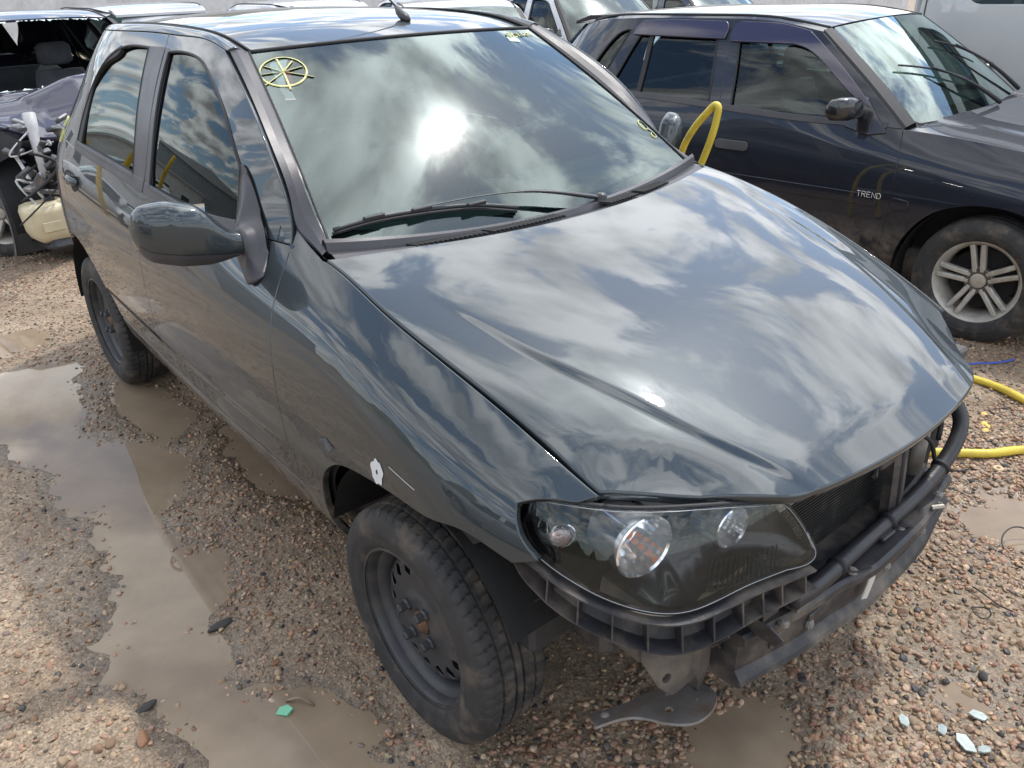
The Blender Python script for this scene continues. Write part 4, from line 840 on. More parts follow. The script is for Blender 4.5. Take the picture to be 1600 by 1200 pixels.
GSH_F = [(-.455, .907), (-.445, .86), (-.43, .76), (-.428, .62), (-.44, .45), (-.46, .33), (-.47, .235)]
GSH_B = [(-1.40, .235), (-1.405, .5), (-1.41, .75), (-1.415, .928)]
GSH_BU = [(-1.415, .928), (-1.43, 1.05), (-1.455, 1.20), (-1.49, 1.352)]
GFW = chain(spl([(-1.345, .945), (-1.365, 1.06), (-1.39, 1.18), (-1.425, 1.305)]), spl([(-1.425, 1.305), (-1.25, 1.305), (-1.10, 1.290), (-1.02, 1.262)]), spl([(-1.02, 1.262), (-.80, 1.10), (-.585, .925)]), line_z(lambda x: gbelt(x)+.016, -.585, -1.345))
GRW = chain(spl([(-1.485, .953), (-1.505, 1.06), (-1.53, 1.18), (-1.56, 1.308)]), spl([(-1.56, 1.308), (-1.80, 1.310), (-2.05, 1.302)]), spl([(-2.05, 1.302), (-2.11, 1.18), (-2.185, .985)]), line_z(lambda x: gbelt(x)+.018, -2.185, -1.485))
GQW = chain(spl([(-2.29, 1.005), (-2.22, 1.15), (-2.155, 1.290)]), spl([(-2.155, 1.290), (-2.23, 1.272), (-2.33, 1.17), (-2.405, 1.05)]), spl([(-2.405, 1.05), (-2.40, 1.01), (-2.29, 1.005)]))
GHZ_x = [-.45, -.36, -.1, .2, .45, .62, .72]; GHZ_z = [.95, .935, .905, .858, .805, .755, .70]
def g_hood(u, v):
    x = np.asarray(u, float); y = np.abs(np.asarray(v, float)); zc = ncs(GHZ_x, GHZ_z, x); t = y/ncs(GX, GB_y, x); zs = gbelt(x); z = zc-(zc-zs)*(.5*t**2+.5*t**4)
    return np.stack([x, np.asarray(v, float), z-.010*hermite((y-.40-.1*(.6-x)+.03)/.06)*hermite((.62-x)/.3)*.6], 1)
def g_ws(u, v):
    u = np.asarray(u, float); v = np.asarray(v, float); a = u*u
    B = np.stack([-.345-.10*a, .66*u, .935-.0*a], 1); T = np.stack([-.905-.050*a, .545*u, 1.335-.022*a], 1); P = B*(1-v)[:, None]+T*v[:, None]; b = (4*v*(1-v)*.014)*(1-.3*a)
    return P+b[:, None]*np.array([.58, 0, .81])
GRZ = lambda x: ncs([-2.72, -2.4, -2.0, -1.5, -1.15, -.905], [1.325, 1.365, 1.388, 1.390, 1.375, 1.338], x)
GRY = lambda x: ncs([-2.70, -2.55, -2.3, -1.9, -1.4, -.96], [.30, .42, .50, .535, .545, .543], x)
def g_roof(u, v):
    u = np.asarray(u, float); v = np.asarray(v, float); t = np.abs(v)/GRY(u); zc = GRZ(u); ze = GTOP(u)+.018; return np.stack([u, v, zc-(zc-ze)*(.7*t**2+.3*t**5)], 1)
def g_rear(u, v):
    y = -np.asarray(u, float); z = np.asarray(v, float); x = -2.955-.05*(1-(y/.6)**2)+np.where(z > .98, .85*(z-.98), 0); return np.stack([x, y, z], 1)
def boxy_car(name, label, paint, glass_m, group=None):
    t = empty(name, label, 'car', group=group); out = {}
    AF = spl([(-.40, .235), (-.385, .33), (-.33, .46), (-.22, .575), (-.08, .625), (.05, .628), (.19, .585), (.29, .49), (.345, .36), (.36, .235)])
    AR = arc(-2.465, .27, .352, 174, 6)
    for mr in (False, True):
        sg = -1 if mr else 1
        f = panel('front_wing', [chain(spl(GSH_F[::-1]), line_z(gbelt, -.455, .60), spl([(.60, .745), (.60, .55)]), spl([(.60, .55), (.45, .50), (.36, .40)]), AF[::-1][6:], spl([(-.40, .235), (-.47, .235)]))], glow_, paint, t, res=.05, mirror=mr)
        d1 = panel('front_door', [chain(spl(GSH_B), line_z(gbelt, -1.415, -.455), spl(GSH_F), spl([(-.47, .235), (-1.40, .235)]))], glow_, paint, t, res=.05, mirror=mr)
        d2 = panel('rear_door', [chain(spl(GSH_B[::-1]), spl([(-1.40, .235), (-2.08, .235)]), spl([(-2.08, .235), (-2.08, .33)]), arc(-2.465, .27, .39, 8, 55, 20), spl([(-2.2413, .5895), (-2.26, .75), (-2.30, .966)]), line_z(gbelt, -2.30, -1.415))], glow_, paint, t, res=.05, mirror=mr)
        q = panel('rear_quarter_panel', [chain(spl([(-2.30, .966), (-2.26, .75), (-2.2413, .5895)]), arc(-2.465, .27, .36, 62, 174, 30), spl([(-2.823, .3076), (-2.98, .32)]), spl([(-2.98, .32), (-3.0, .98)]), line_z(gbelt, -3.0, -2.30))], glow_, paint, t, res=.06, mirror=mr)
        panel('window_frame', [chain(spl(GSH_BU), line_z(GTOP, -1.49, -.98), spl([(-.98, 1.302), (-.80, 1.175), (-.60, 1.025), (-.455, .907)]), line_z(gbelt, -.455, -1.415)), GFW], gup, paint, d1, res=.05, mirror=mr)
        panel('window_frame', [chain(line_z(GTOP, -2.11, -1.49), spl(GSH_BU[::-1]), line_z(gbelt, -1.415, -2.30), spl([(-2.30, .966), (-2.20, 1.16), (-2.11, float(GTOP(-2.11)))])), GRW], gup, paint, d2, res=.05, mirror=mr)
        panel('rear_pillar', [chain(spl([(-2.11, float(GTOP(-2.11))), (-2.20, 1.16), (-2.30, .966)]), line_z(gbelt, -2.30, -2.93), spl([(-2.93, .99), (-2.76, 1.15), (-2.60, 1.305)]), line_z(GTOP, -2.60, -2.11)), GQW], gup, paint, t, res=.05, mirror=mr)
        for W_, par in ((GFW, d1), (GRW, d2), (GQW, t)):
            panel('window_glass', [W_], off(gup, -.010), glass_m, par, res=.06, gap=-.005, rim=None, mirror=mr)
            p_ = off(gup, -.001)(W_[:, 0], W_[:, 1])*(1, sg, 1); MB().tube(list(p_)+[p_[0]], .006, 5).build('window_seal', RUBBER, par, smooth=True)
        panel('window_divider', [np.array([(-1.955, .965), (-1.980, .968), (-2.005, 1.305), (-1.980, 1.305)])], off(gup, .001), RUBBER, d2, res=.05, gap=0, mirror=mr)
        panel('belt_moulding', [chain(line_z(lambda x: gbelt(x)-.004, -2.24, -.53), line_z(lambda x: gbelt(x)+.022, -.53, -2.24))], off(gup, .005), TRIMP, t, res=.06, gap=0, mirror=mr)
        panel('side_moulding', [chain(line_z(lambda x: .562+.0*x, -2.05, -.49), line_z(lambda x: .612+0*x, -.49, -2.05))], off(glow_, .008), paint, t, res=.06, gap=0, rim=((0, 0, 0), (.003, .003, .7), (.004, .010, 1)), mirror=mr)
        panel('side_moulding', [np.array([(-.415, .562), (-.345, .562), (-.345, .604), (-.415, .612)])], off(glow_, .008), paint, t, res=.06, gap=0, rim=((0, 0, 0), (.003, .003, .7), (.004, .010, 1)), mirror=mr)
        # handle blade
        for hx, par in ((-1.295, d1), (-2.10, d2)):
            O = rr(hx-.095, hx+.095, .738, .778, .02, .02, 6); panel('door_handle', [O], off(glow_, .012), mat('handle_grey', (.06, .06, .065), .45, var=.2), par, res=.03, gap=0, rim=((0, 0, 0), (.004, .003, .7), (.005, .014, 1)), mirror=mr)
        # drip rail and pillar seals
        xs_ = np.linspace(-2.6, -.965, 40); MB().tube(np.stack([xs_, -sg*(GRY(xs_)+.006), GTOP(xs_)+.016], 1), .008, 6).build('roof_moulding', RUBBER, t, smooth=True)
        Dp = spl([(-.98, 1.302), (-.80, 1.175), (-.60, 1.025), (-.455, .907)], .03); A = gup(Dp[:, 0], Dp[:, 1]); tt = np.linspace(1, -.02, len(A)); Wd = g_ws(-np.ones(len(A)), tt); b = MB(); rows = [A*(1-s)+Wd*s+np.array([.4, -.3, .5])*h for s, h in ((.05, -.004), (.2, .008), (.6, .010), (1, .002))]
        for p_, q_ in zip(rows[:-1], rows[1:]): b.strip(p_*(1, sg, 1), q_*(1, sg, 1))
        b.build('pillar_trim', RUBBER, t, smooth=True)
        panel('roof_rail', [np.array([(-2.58, 0), (-.97, 0), (-.97, 1), (-2.58, 1)])], lambda u, v: np.stack([np.asarray(u, float), -(gup.Y(u, GTOP(u))*(1-np.asarray(v, float))+(GRY(u)+.004)*np.asarray(v, float)), GTOP(u)+.018*np.asarray(v, float)], 1), paint, t, res=(.06, .5), gap=0, step=.06, rim=None, mirror=mr, e=(1e-3, 2e-2))
        # door mirror
        ks = [(.745, -.66, .962, .018, .020), (.775, -.665, .965, .022, .022), (.80, -.66, .982, .035, .034), (.83, -.665, .995, .045, .048), (.90, -.675, .998, .048, .052), (.96, -.70, .998, .040, .046), (.975, -.72, .998, .015, .020)]
        rs = [[(xc+hd_*np.sign(math.cos(a))*abs(math.cos(a))**.6*(1 if math.cos(a) > 0 else .5), -sg*y, zc+hh*np.sign(math.sin(a))*abs(math.sin(a))**.6) for a in np.linspace(0, 2*math.pi, 20, endpoint=False)] for y, xc, zc, hd_, hh in ks]
        dm = MB().rings(rs).build('door_mirror', mat('gloss_black', (.012, .012, .016), .2, coat=.8), t, smooth=True)
        panel('mirror_foot', [np.array([(-.525, .885), (-.66, 1.03), (-.70, .97), (-.72, .90), (-.60, .872)])], off(gup, .012), mat('gloss_black'), dm, res=.04, gap=0, rim=((0, 0, 0), (.004, .004, .7), (.006, .02, 1)), mirror=mr)
        panel('inner_panel', [chain(spl([(-2.83, .33), (-2.831, .33)]), arc(-2.465, .27, .37, 172, 4), spl([(-2.09, .28), (-.41, .28)]), AF[2:-6], spl([(.25, .60), (.50, .70)]), line_z(lambda x: gbelt(x)-.02, .5, -2.9), spl([(-2.9, .95), (-2.9, .4), (-2.83, .33)]))], off(glow_, -.03), DARK, t, res=.09, gap=0, rim=None, mirror=mr)
        for ax, r_ in ((0., .375), (-2.465, .362)):
            P = arc(ax, .265, r_, 188, -8, 24); b = MB(); b.strip([(x, -sg*.78, z) for x, z in P], [(x, -sg*.5, z) for x, z in P]); b.add([(x, -sg*.5, z) for x, z in P]+[(ax, -sg*.5, .265)], [(i, i+1, len(P)) for i in range(len(P)-1)]); b.build('arch_liner', DARK, t, smooth=True)
        panel('headlight', [np.array([(.30, .60), (.60, .60), (.595, .735), (.47, .765), (.36, .70)])][:1], off(glow_, .004), mat('far_lamp', (.5, .52, .54), .1, .6, coat=1), t, res=.06, gap=0, mirror=mr) if False else None
        panel('tail_lamp', [np.array([(-3.0, .62), (-2.88, .62), (-2.88, .95), (-3.0, .95)])], off(glow_, .004), mat('red_lens'), t, res=.06, gap=0, mirror=mr)
        P_ = lambda y: sg*y
        out[('wing', mr)] = f; out[('d1', mr)] = d1
    panel('roof', [chain(np.stack([-.915-.05*(np.linspace(-.535, .535, 30)/.545)**2, np.linspace(-.535, .535, 30)], 1), np.stack([np.linspace(-.97, -2.6, 40), GRY(np.linspace(-.97, -2.6, 40))-.004], 1), spl([(-2.6, .36), (-2.68, 0), (-2.6, -.36)]), np.stack([np.linspace(-2.6, -.97, 40), -GRY(np.linspace(-2.6, -.97, 40))+.004], 1))], g_roof, paint, t, res=.06, gap=.002, step=.04)
    MB().prism([(-2.52, 1.352), (-2.62, 1.352), (-2.74, 1.318), (-2.745, 1.300), (-2.62, 1.325), (-2.52, 1.335)], -.42, .42).build('spoiler', paint, t, auto=40)
    xh = np.linspace(-.44, .58, 40); hy = lambda x: ncs(GX, GB_y, x)-.006
    out['bonnet'] = panel('bonnet', [chain(np.stack([xh, -hy(xh)], 1), spl([(.58, -float(hy(.58))), (.655, -.50), (.70, -.25), (.71, 0), (.70, .25), (.655, .50), (.58, float(hy(.58)))]), np.stack([xh, hy(xh)], 1)[::-1], spl([(-.44, float(hy(-.44))), (-.375, .38), (-.35, 0), (-.375, -.38), (-.44, -float(hy(-.44)))]))], g_hood, paint, t, res=.05, rim=RIM_SOFT)
    wg = panel('windscreen', [rr(-1, 1, -.03, 1, .05, .04)], g_ws, WS_GLASS, t, res=(.08, .1), gap=0, rim=None, e=we, step=.05); out['windscreen'] = wg
    panel('windscreen_border', [rr(-.998, .998, -.03, .998, .05, .04), rr(-.94, .94, .08, .95, .06, .05)], off(g_ws, -.002, we), FRIT, wg, res=(.08, .1), gap=0, rim=None, e=we, step=.05)
    a_ = np.linspace(-1, 1, 30); A = g_ws(a_, np.full(30, -.02)); B = np.stack([-.335-.095*a_**2, .66*a_, np.full(30, .925)-.012*a_**2], 1); b = MB(); b.strip(A, B); b.strip(B, B-(-.03, 0, .02)); b.build('scuttle_panel', TRIMP, t, smooth=True)
    panel('tailgate', [np.array([(-.55, .55), (.55, .55), (.56, .98), (.36, 1.30), (-.36, 1.30), (-.56, .98)]), np.array([(-.48, 1.02), (.48, 1.02), (.36, 1.26), (-.36, 1.26)])], g_rear, paint, t, res=.08)
    panel('rear_window', [np.array([(-.49, 1.01), (.49, 1.01), (.37, 1.27), (-.37, 1.27)])], off(g_rear, -.008), glass_m, t, res=.1, gap=0, rim=None)
    rs = [[(-2.96-d, y, z) for y, z in ((-.62, .30), (.62, .30), (.62, .55), (-.62, .55))] for d in (0, .06, .08)]; MB().rings(rs).build('rear_bumper', paint, t)
    ysb = np.linspace(-.64, .64, 30); rows = [np.stack([.70+dx-.16*(np.abs(ysb)/.64)**3, ysb, np.full(30, z)], 1) for dx, z in ((.0, .55), (.05, .52), (.055, .40), (.03, .28), (-.05, .24))]; b = MB()
    for p_, q_ in zip(rows[:-1], rows[1:]): b.strip(p_, q_)
    out['bumper'] = b.build('front_bumper', paint, t, smooth=True)
    for sg in (-1, 1): out[('lamp', sg)] = MB().prism([(.64, .56), (.715, .56), (.70, .68), (.62, .70)], sg*.30, sg*.60).build('headlight', mat('far_lamp', (.5, .52, .54), .1, .6, coat=1), t, auto=30)
    out['grille'] = MB().box((.66, -.30, .56), (.705, .30, .68)).build('grille', DARK, t)
    MB().box((-2.9, -.66, .20), (.55, .66, .34), .02).build('underbody', DIRTM, t); MB().box((-.42, -.6, .34), (.60, .6, .66)).build('engine_bay', DARK, t)
    MB().prism([(-.42, .80), (-.40, .915), (-.62, .925), (-.85, .90), (-.90, .70)], -.62, .62).build('dashboard', mat('grey_dash', (.10, .10, .105), .7), t, auto=30)
    for y in (-.34, .34):
        rs = []
        for s in np.linspace(0, 1, 7): rs.append([(-1.40-.17*s+.075*(1-.3*s)*math.cos(a), y+.235*(1-.25*s**3)*math.sin(a), .40+.55*s) for a in np.linspace(0, 2*math.pi, 12, endpoint=False)])
        s_ = MB().rings(rs).box((-1.40, y-.23, .30), (-.95, y+.23, .45), .05).build('seat', FABRIC, t, auto=50)
        MB().rings([[(-1.60+.05*math.cos(a)*k, y+.13*k*math.sin(a), z) for a in np.linspace(0, 2*math.pi, 12, endpoint=False)] for z, k in ((.985, .7), (1.01, 1), (1.12, 1), (1.15, .7))]).build('headrest', FABRIC, s_, smooth=True)
    MB().box((-2.42, -.6, .34), (-2.22, .6, .95), .05).build('rear_seat', FABRIC, t)
    w = alloy_wheel(t, (0, -.712, .283)); alloy_wheel(t, (-2.465, -.712, .283), 0, w); alloy_wheel(t, (0, .712, .283), R(180), w); alloy_wheel(t, (-2.465, .712, .283), R(180), w)
    out['root'] = t; return out
def copy_tree(o, parent, swap, skip=()):
    c = o.copy(); COL.objects.link(c); c.parent = parent
    if c.type == 'MESH':
        for s in c.material_slots:
            if s.material in swap: m_ = swap[s.material]; s.link = 'OBJECT'; s.material = m_
    for ch in o.children:
        if ch.name.split('.')[0] in skip or ch in skip: continue
        copy_tree(ch, c, swap, skip)
    return c
G = boxy_car('navy_hatchback', 'dark navy hatchback with dirty silver alloy wheels parked alongside', NAVY, CLEAR_GLASS); gcar = G['root']
gcar.location = (-.30, 3.18, -.085); gcar.rotation_euler = (0, 0, R(5.0))
OTHER = [('parked_car', 'white car just behind the roof of the green-grey hatchback', WHITE, (-5.15, 3.35, -.13), -28, (1, 1, 1.02)),
         ('parked_car', 'silver car in the back row behind the smashed purple car', SILVER, (-10.4, 1.5, -.24), 179, (1, 1.02, 1.16)),
         ('parked_car', 'white car roof seen beyond the aerial', WHITE, (-10.2, 5.6, -.22), 172, (1, 1, 1.1)),
         ('parked_car', 'white car with its windscreen facing us left of the navy hatchback', WHITE, (-5.5, 5.95, -.16), -10, (1, 1, 1.06)),
         ('parked_car', 'dark blue car behind the navy hatchback roof', DKBLUE, (-6.2, 9.2, -.25), -5, (1, 1, 1.03)),
         ('parked_car', 'white car in the back row between the purple car and the aerial', WHITE, (-10.6, 3.55, -.24), 177, (1, 1.02, 1.12)),
         ('parked_car', 'white car mirrored in the rear door window', WHITE, (-15.5, -3.4, -.42), 96, (1.1, 1.1, 1.22)),
         ('parked_car', 'white car mirrored in the front door window', WHITE, (-12.5, -4.9, -.33), 20, (1, 1, 1.0)),
         ('parked_car', 'silver car mirrored in the dark door paint', SILVER, (-1.4, -6.4, 0), 190, (1, 1, 1.02))]
for nm, lb, pt, loc, rz, sc in OTHER:
    c = copy_tree(gcar, None, {NAVY: pt, CLEAR_GLASS: MATS['tinted_glass'] if pt is WHITE else CLEAR_GLASS}, ('underbody',)); c.name = nm; c['label'] = lb; c['category'] = 'car'; c['group'] = 'cars parked in the yard'; c.location = loc; c.rotation_euler = (0, 0, R(rz)); c.scale = sc
# extras only the navy car has: rain visors, lettering, wipers
def visor(P, par):
    for nm in (0,): panel('rain_visor', [P], off(gup, .016), VISOR, par, res=.03, gap=0, rim=((0, 0, 0), (.003, .003, .6), (.004, .014, 1)))
visor(chain(spl([(-1.455, 1.245), (-1.462, 1.29), (-1.44, 1.325), (-1.38, 1.330)]), spl([(-1.38, 1.330), (-1.2, 1.325), (-1.03, 1.295)]), spl([(-1.03, 1.295), (-.80, 1.135), (-.62, .985)]), spl([(-.62, .985), (-.70, 1.02), (-.86, 1.13), (-1.02, 1.225), (-1.10, 1.242)]), spl([(-1.10, 1.242), (-1.455, 1.245)])), G[('d1', False)])
visor(chain(spl([(-1.50, 1.255), (-1.498, 1.30), (-1.515, 1.328), (-1.55, 1.332)]), spl([(-1.55, 1.332), (-1.9, 1.335), (-2.07, 1.328)]), spl([(-2.07, 1.328), (-2.105, 1.30), (-2.115, 1.262)]), spl([(-2.115, 1.262), (-1.50, 1.255)])), G[('d1', False)])
def lettering(txt, f, u0, v0, h, m_, parent, name='lettering', slant=0., wgap=.28):
    """block capitals from flat strokes lying on the surface f"""
    S = {'T': [[(0, 1), (1, 1)], [(.5, 1), (.5, 0)]], 'R': [[(0, 0), (0, 1), (.9, 1), (1, .75), (.9, .5), (0, .5)], [(.5, .5), (1, 0)]], 'E': [[(1, 1), (0, 1), (0, 0), (1, 0)], [(0, .5), (.8, .5)]], 'N': [[(0, 0), (0, 1), (1, 0), (1, 1)]], 'D': [[(0, 0), (0, 1), (.7, 1), (1, .7), (1, .3), (.7, 0), (0, 0)]]}
    x = u0; b = MB()
    for ch in txt:
        for st in S[ch]:
            P = np.array([(x+p[0]*h*.72+slant*p[1], v0+p[1]*h) for p in st]); b.tube(f(P[:, 0], P[:, 1]), h*.10, 4, flat=.6)
        x += h*(.72+wgap)
    return b.build(name, m_, parent)
lettering('TREND', off(glow_, .0095), -.585, .600, .024, mat('badge_metal', (.80, .77, .70), .4, .2), G[('d1', False)])
for y0, y1, dv in ((-.50, -.02, .06), (.02, .50, .22)):
    u0, u1 = y0/.62, y1/.62
    a = [g_ws(np.array([u]), np.array([v]))[0]+np.array([.012, 0, .018]) for u, v in ((u0+.05, .42+dv), ((u0+u1)/2, .33+dv), (u1, .17+dv))]
    wb = MB().tube(spl(a, .03), .0055, 6).build('wiper', BLACKP, gcar, smooth=True)
    p1 = g_ws(np.array([u1+.12]), np.array([-.03]))[0]+np.array([.02, 0, .02]); MB().tube(spl([a[1]+(.004, 0, .008), (a[1]+p1)/2+(.012, 0, .02), p1], .02), [.004]*1 and np.linspace(.004, .012, len(spl([a[1]+(.004, 0, .008), (a[1]+p1)/2+(.012, 0, .02), p1], .02))), 6).build('wiper_arm', BLACKP, wb, smooth=True)
# ---------------------------------------------------------------- wrecked purple car
wreck = copy_tree(gcar, None, {NAVY: PURPLE}, ('windscreen', 'bonnet', 'front_bumper', 'headlight', 'grille', 'engine_bay', 'rain_visor', 'lettering', 'wiper', G[('wing', False)], 'dashboard', 'door_mirror', 'windscreen_border'))
wreck.name = 'wrecked_car'; wreck['label'] = 'smashed purple car with broken windscreen and crumpled bonnet'; wreck['category'] = 'car'
WR_LOC = (-5.25, .12, -.085); WR_RZ = 8.
wreck.location = WR_LOC; wreck.rotation_euler = (0, 0, R(WR_RZ)); wreck.scale = (1.03, 1.10, 1.06)
for ch in wreck.children:
    if ch.name.startswith('wheel') and abs(ch.location.x) < .1 and ch.location.y < 0: ch.rotation_euler = (0, 0, R(38))
def crumple(u, v):
    P = g_hood(u, v); x, y = P[:, 0], P[:, 1]; r = np.abs(np.modf(x*1.9+y*.9+5)[0]-.5)*2; q = np.abs(np.modf(y*1.6-x*.7+5.3)[0]-.5)*2
    k = hermite((x+.45)/.25); P[:, 2] += k*(.05*r+.035*q+.05*np.sin(y*3)-.02+.10*np.exp(-((x-.05)/.16)**2)); P[:, 0] -= k*(x+.45)*.12; return P
panel('crumpled_bonnet', [np.array([(-.44, -.70), (.35, -.70), (.60, -.40), (.62, .2), (.55, .55), (-.44, .70), (-.37, 0)])], crumple, PURPLE, wreck, res=.035, rim=RIM_SOFT)
b = MB(); rr_ = random.Random(3)
for u in np.linspace(-.98, .98, 60):
    if rr_.random() < .45: continue
    for v0, s in ((.0, 1), (.99, -1)):
        h = rr_.uniform(.004, .03)*(1.8 if rr_.random() < .15 else 1); w_ = rr_.uniform(.03, .09); p = g_ws(np.array([u, u+w_, u+w_*rr_.random()]), np.array([v0, v0, v0+s*h])); b.add(list(p), [(0, 1, 2)])
shard = mat('shattered_glass', (.62, .72, .68), .15, coat=.5); b.build('glass_shards', shard, wreck, kind='stuff')
PALEM = mat('pale_grey_plastic', (.50, .50, .50), .5, var=.2); BEIGE = mat('beige_tank', (.62, .54, .36), .45, var=.12, var_scale=6); LINER = mat('grey_liner', (.10, .10, .105), .6, var=.3, col2=(.2, .17, .14), mix_scale=6, mix_lo=.5, mix_hi=.8)
P = arc(0, .28, .34, 150, -40, 22); b = MB(); b.strip([(x, -.80, z) for x, z in P], [(x, -.52, z) for x, z in P]); b.add([(x, -.80, z) for x, z in P[12:]]+[(x+.03, -.80, z) for x, z in P[12:]], [(i, i+1, 11+i, 10+i) for i in range(9)]); b.build('torn_arch_liner', LINER, wreck, smooth=True)
b = MB(); rs = [[(.50+dx*k, -.62+dy*k, z) for dx, dy in ((-.10, -.13), (.10, -.13), (.12, .10), (-.10, .12))] for z, k in ((.17, .6), (.19, .82), (.23, .93), (.35, 1.0), (.385, .92), (.40, .7))]; b.rings(rs); wt = b.build('washer_tank', BEIGE, wreck, auto=50); MB().lathe([(.03, -.01), (.03, .02), (.022, .03), (.0001, .03)], 'z', 14, (.50, -.60, .40)).build('tank_cap', BLACKP, wt, smooth=True); MB().box((.603, -.70, .24), (.612, -.56, .30), .004).build('tank_rib', BEIGE, wt)
MB().tube(spl([(.50, -.62, .41), (.47, -.66, .52), (.42, -.66, .58), (.36, -.68, .68), (.27, -.70, .72)], .03), .010, 8).build('filler_pipe', mat('white_pipe', (.72, .72, .72), .35), wreck, smooth=True)
MB().tube([(.40, -.55, .88), (.43, -.56, .80), (.47, -.58, .70), (.53, -.60, .55)], [.035, .032, .022, .018], 8).build('bent_strut', PALEM, wreck, smooth=True)
b = MB(); rr_ = random.Random(5)
for i in range(70):
    c = Vector((rr_.uniform(.25, .68), rr_.uniform(-.72, .3), rr_.uniform(.45, .84))); M_ = Matrix.Translation(c) @ Matrix.Rotation(rr_.uniform(0, 6), 4, Vector((rr_.random(), rr_.random(), rr_.random()+.1)).normalized()); s = rr_.uniform(.015, .06); b.box((-s, -s*.5, -s*.25), (s, s*.5, s*.25), .006, M=M_)
b.build('crushed_engine_parts', mat('greasy_metal', (.10, .10, .11), .45, .5, col2=(.32, .31, .30), mix_scale=9, mix_lo=.45, mix_hi=.7), wreck, auto=40, kind='stuff')
b = MB(); b.prism([(-.05, .74), (.08, .735), (.16, .70), (.20, .66), (.06, .66), (-.06, .69)], -.835, -.825); b.build('torn_wing_piece', mat('torn_white', (.55, .54, .52), .6, var=.3), wreck)
def wing_rem(u, v): P = glow_(u, v); P[:, 1] += .03*np.sin(P[:, 0]*30)-.05*(P[:, 2]-.7); return P
panel('torn_wing', [np.array([(-.46, .62), (-.44, .90), (-.1, .87), (.12, .82), (.20, .74), (.0, .70), (-.15, .66), (-.28, .56)])], wing_rem, PURPLE, wreck, res=.04)
MB().box((-.42, -.55, .34), (.42, .55, .62)).build('crushed_bay', mat('arch_black'), wreck)
for i in range(12):
    p0 = np.array([rr_.uniform(.3, .65), rr_.uniform(-.7, .1), rr_.uniform(.5, .85)]); MB().tube(spl([p0, p0+(rr_.uniform(-.05, .1), rr_.uniform(-.15, .15), rr_.uniform(-.15, .05)), p0+(rr_.uniform(0, .12), rr_.uniform(-.25, .25), rr_.uniform(-.3, -.05))], .03), rr_.choice([.005, .007, .010]), 6).build('loose_cable', RUBBER if i % 3 else PALEM, wreck, smooth=True)
MB().box((.20, -.70, .10), (.62, -.30, .19), .04).build('hanging_undertray', BLACKP, wreck)
# ---------------------------------------------------------------- pale van behind the navy car
van = empty('van', 'pale grey van standing behind the navy hatchback', 'van', (1.72, 5.36, -.09), R(1))
vX = [-3.6, -3.4, -3.0, -1.5, -.6, .2, .6, .8]
vlow = Side(vX, [([.70, .80, .84, .84, .84, .84, .80, .70], .28), ([.76, .88, .92, .92, .92, .92, .88, .76], .50), ([.76, .89, .935, .935, .935, .93, .88, .75], .85), ([.75, .88, .925, .925, .925, .915, .86, .72], 1.15), ([.70, .83, .875, .875, .87, .84, .74, .58], 1.60), ([.62, .75, .80, .80, .79, .74, .62, .44], 1.90)])
for mr in (False, True):
    sg = -1 if mr else 1
    win = chain(spl([(-.55, 1.22), (.18, 1.22)]), spl([(.18, 1.22), (.02, 1.62)]), spl([(.02, 1.62), (-.55, 1.66)]), spl([(-.55, 1.66), (-.55, 1.22)]))
    win2 = rr(-3.15, -.80, 1.34, 1.70, .10, .10, 6)
    panel('body_side', [chain(spl([(-3.5, .34), (-2.95, .34)]), arc(-2.6, .33, .38, 178, 2, 30), spl([(-2.2, .34), (-.40, .34)]), arc(0, .33, .38, 178, 2, 30), spl([(.4, .34), (.62, .40)]), spl([(.62, .40), (.64, 1.10), (.28, 1.22), (.05, 1.80)]), spl([(.05, 1.80), (-3.45, 1.86)]), spl([(-3.45, 1.86), (-3.5, .34)])), win, win2], vlow, VANGREY, van, res=.08, mirror=mr)
    panel('window_glass', [win], off(vlow, -.01), SIDE_GLASS, van, res=.1, gap=-.004, rim=None, mirror=mr); panel('window_glass', [win2], off(vlow, -.01), SIDE_GLASS, van, res=.1, gap=-.004, rim=None, mirror=mr)
    for xx in (-.68, -3.42): MB().tube(off(vlow, .001)(np.full(12, xx), np.linspace(.42, 1.78, 12))*(1, sg, 1), .004, 4).build('door_gap', RUBBER, van)
MB().rings([[(x, y, z) for y in np.linspace(-w, w, 9)] for x, w, z in ((-3.5, .74, 1.86), (-3.0, .79, 1.93), (-1.5, .80, 1.95), (-.4, .78, 1.92), (.06, .72, 1.80))], closed=False).build('roof', VANGREY, van, smooth=True)
MB().rings([[(x, y, z) for y in np.linspace(-w, w, 9)] for x, w, z in ((.06, .72, 1.80), (.30, .78, 1.50), (.50, .84, 1.15))], closed=False).build('windscreen', SIDE_GLASS, van, smooth=True)
MB().rings([[(x, y, z) for y in np.linspace(-w, w, 9)] for x, w, z in ((.50, .84, 1.15), (.68, .82, 1.05), (.78, .78, .80), (.80, .76, .40))], closed=False).build('front_panel', VANGREY, van, smooth=True)
MB().box((-3.5, -.8, .28), (.6, .8, .42), .03).build('underbody', DIRTM, van); MB().box((-3.56, -.75, .34), (-3.48, .75, 1.85), .03).build('rear_doors', VANGREY, van)
for x in (0, -2.6): 
    for sg in (-1, 1): steel_wheel(van, (x, sg*.83, .31), 0 if sg < 0 else R(180), w0).scale = (1.14, 1.1, 1.14)
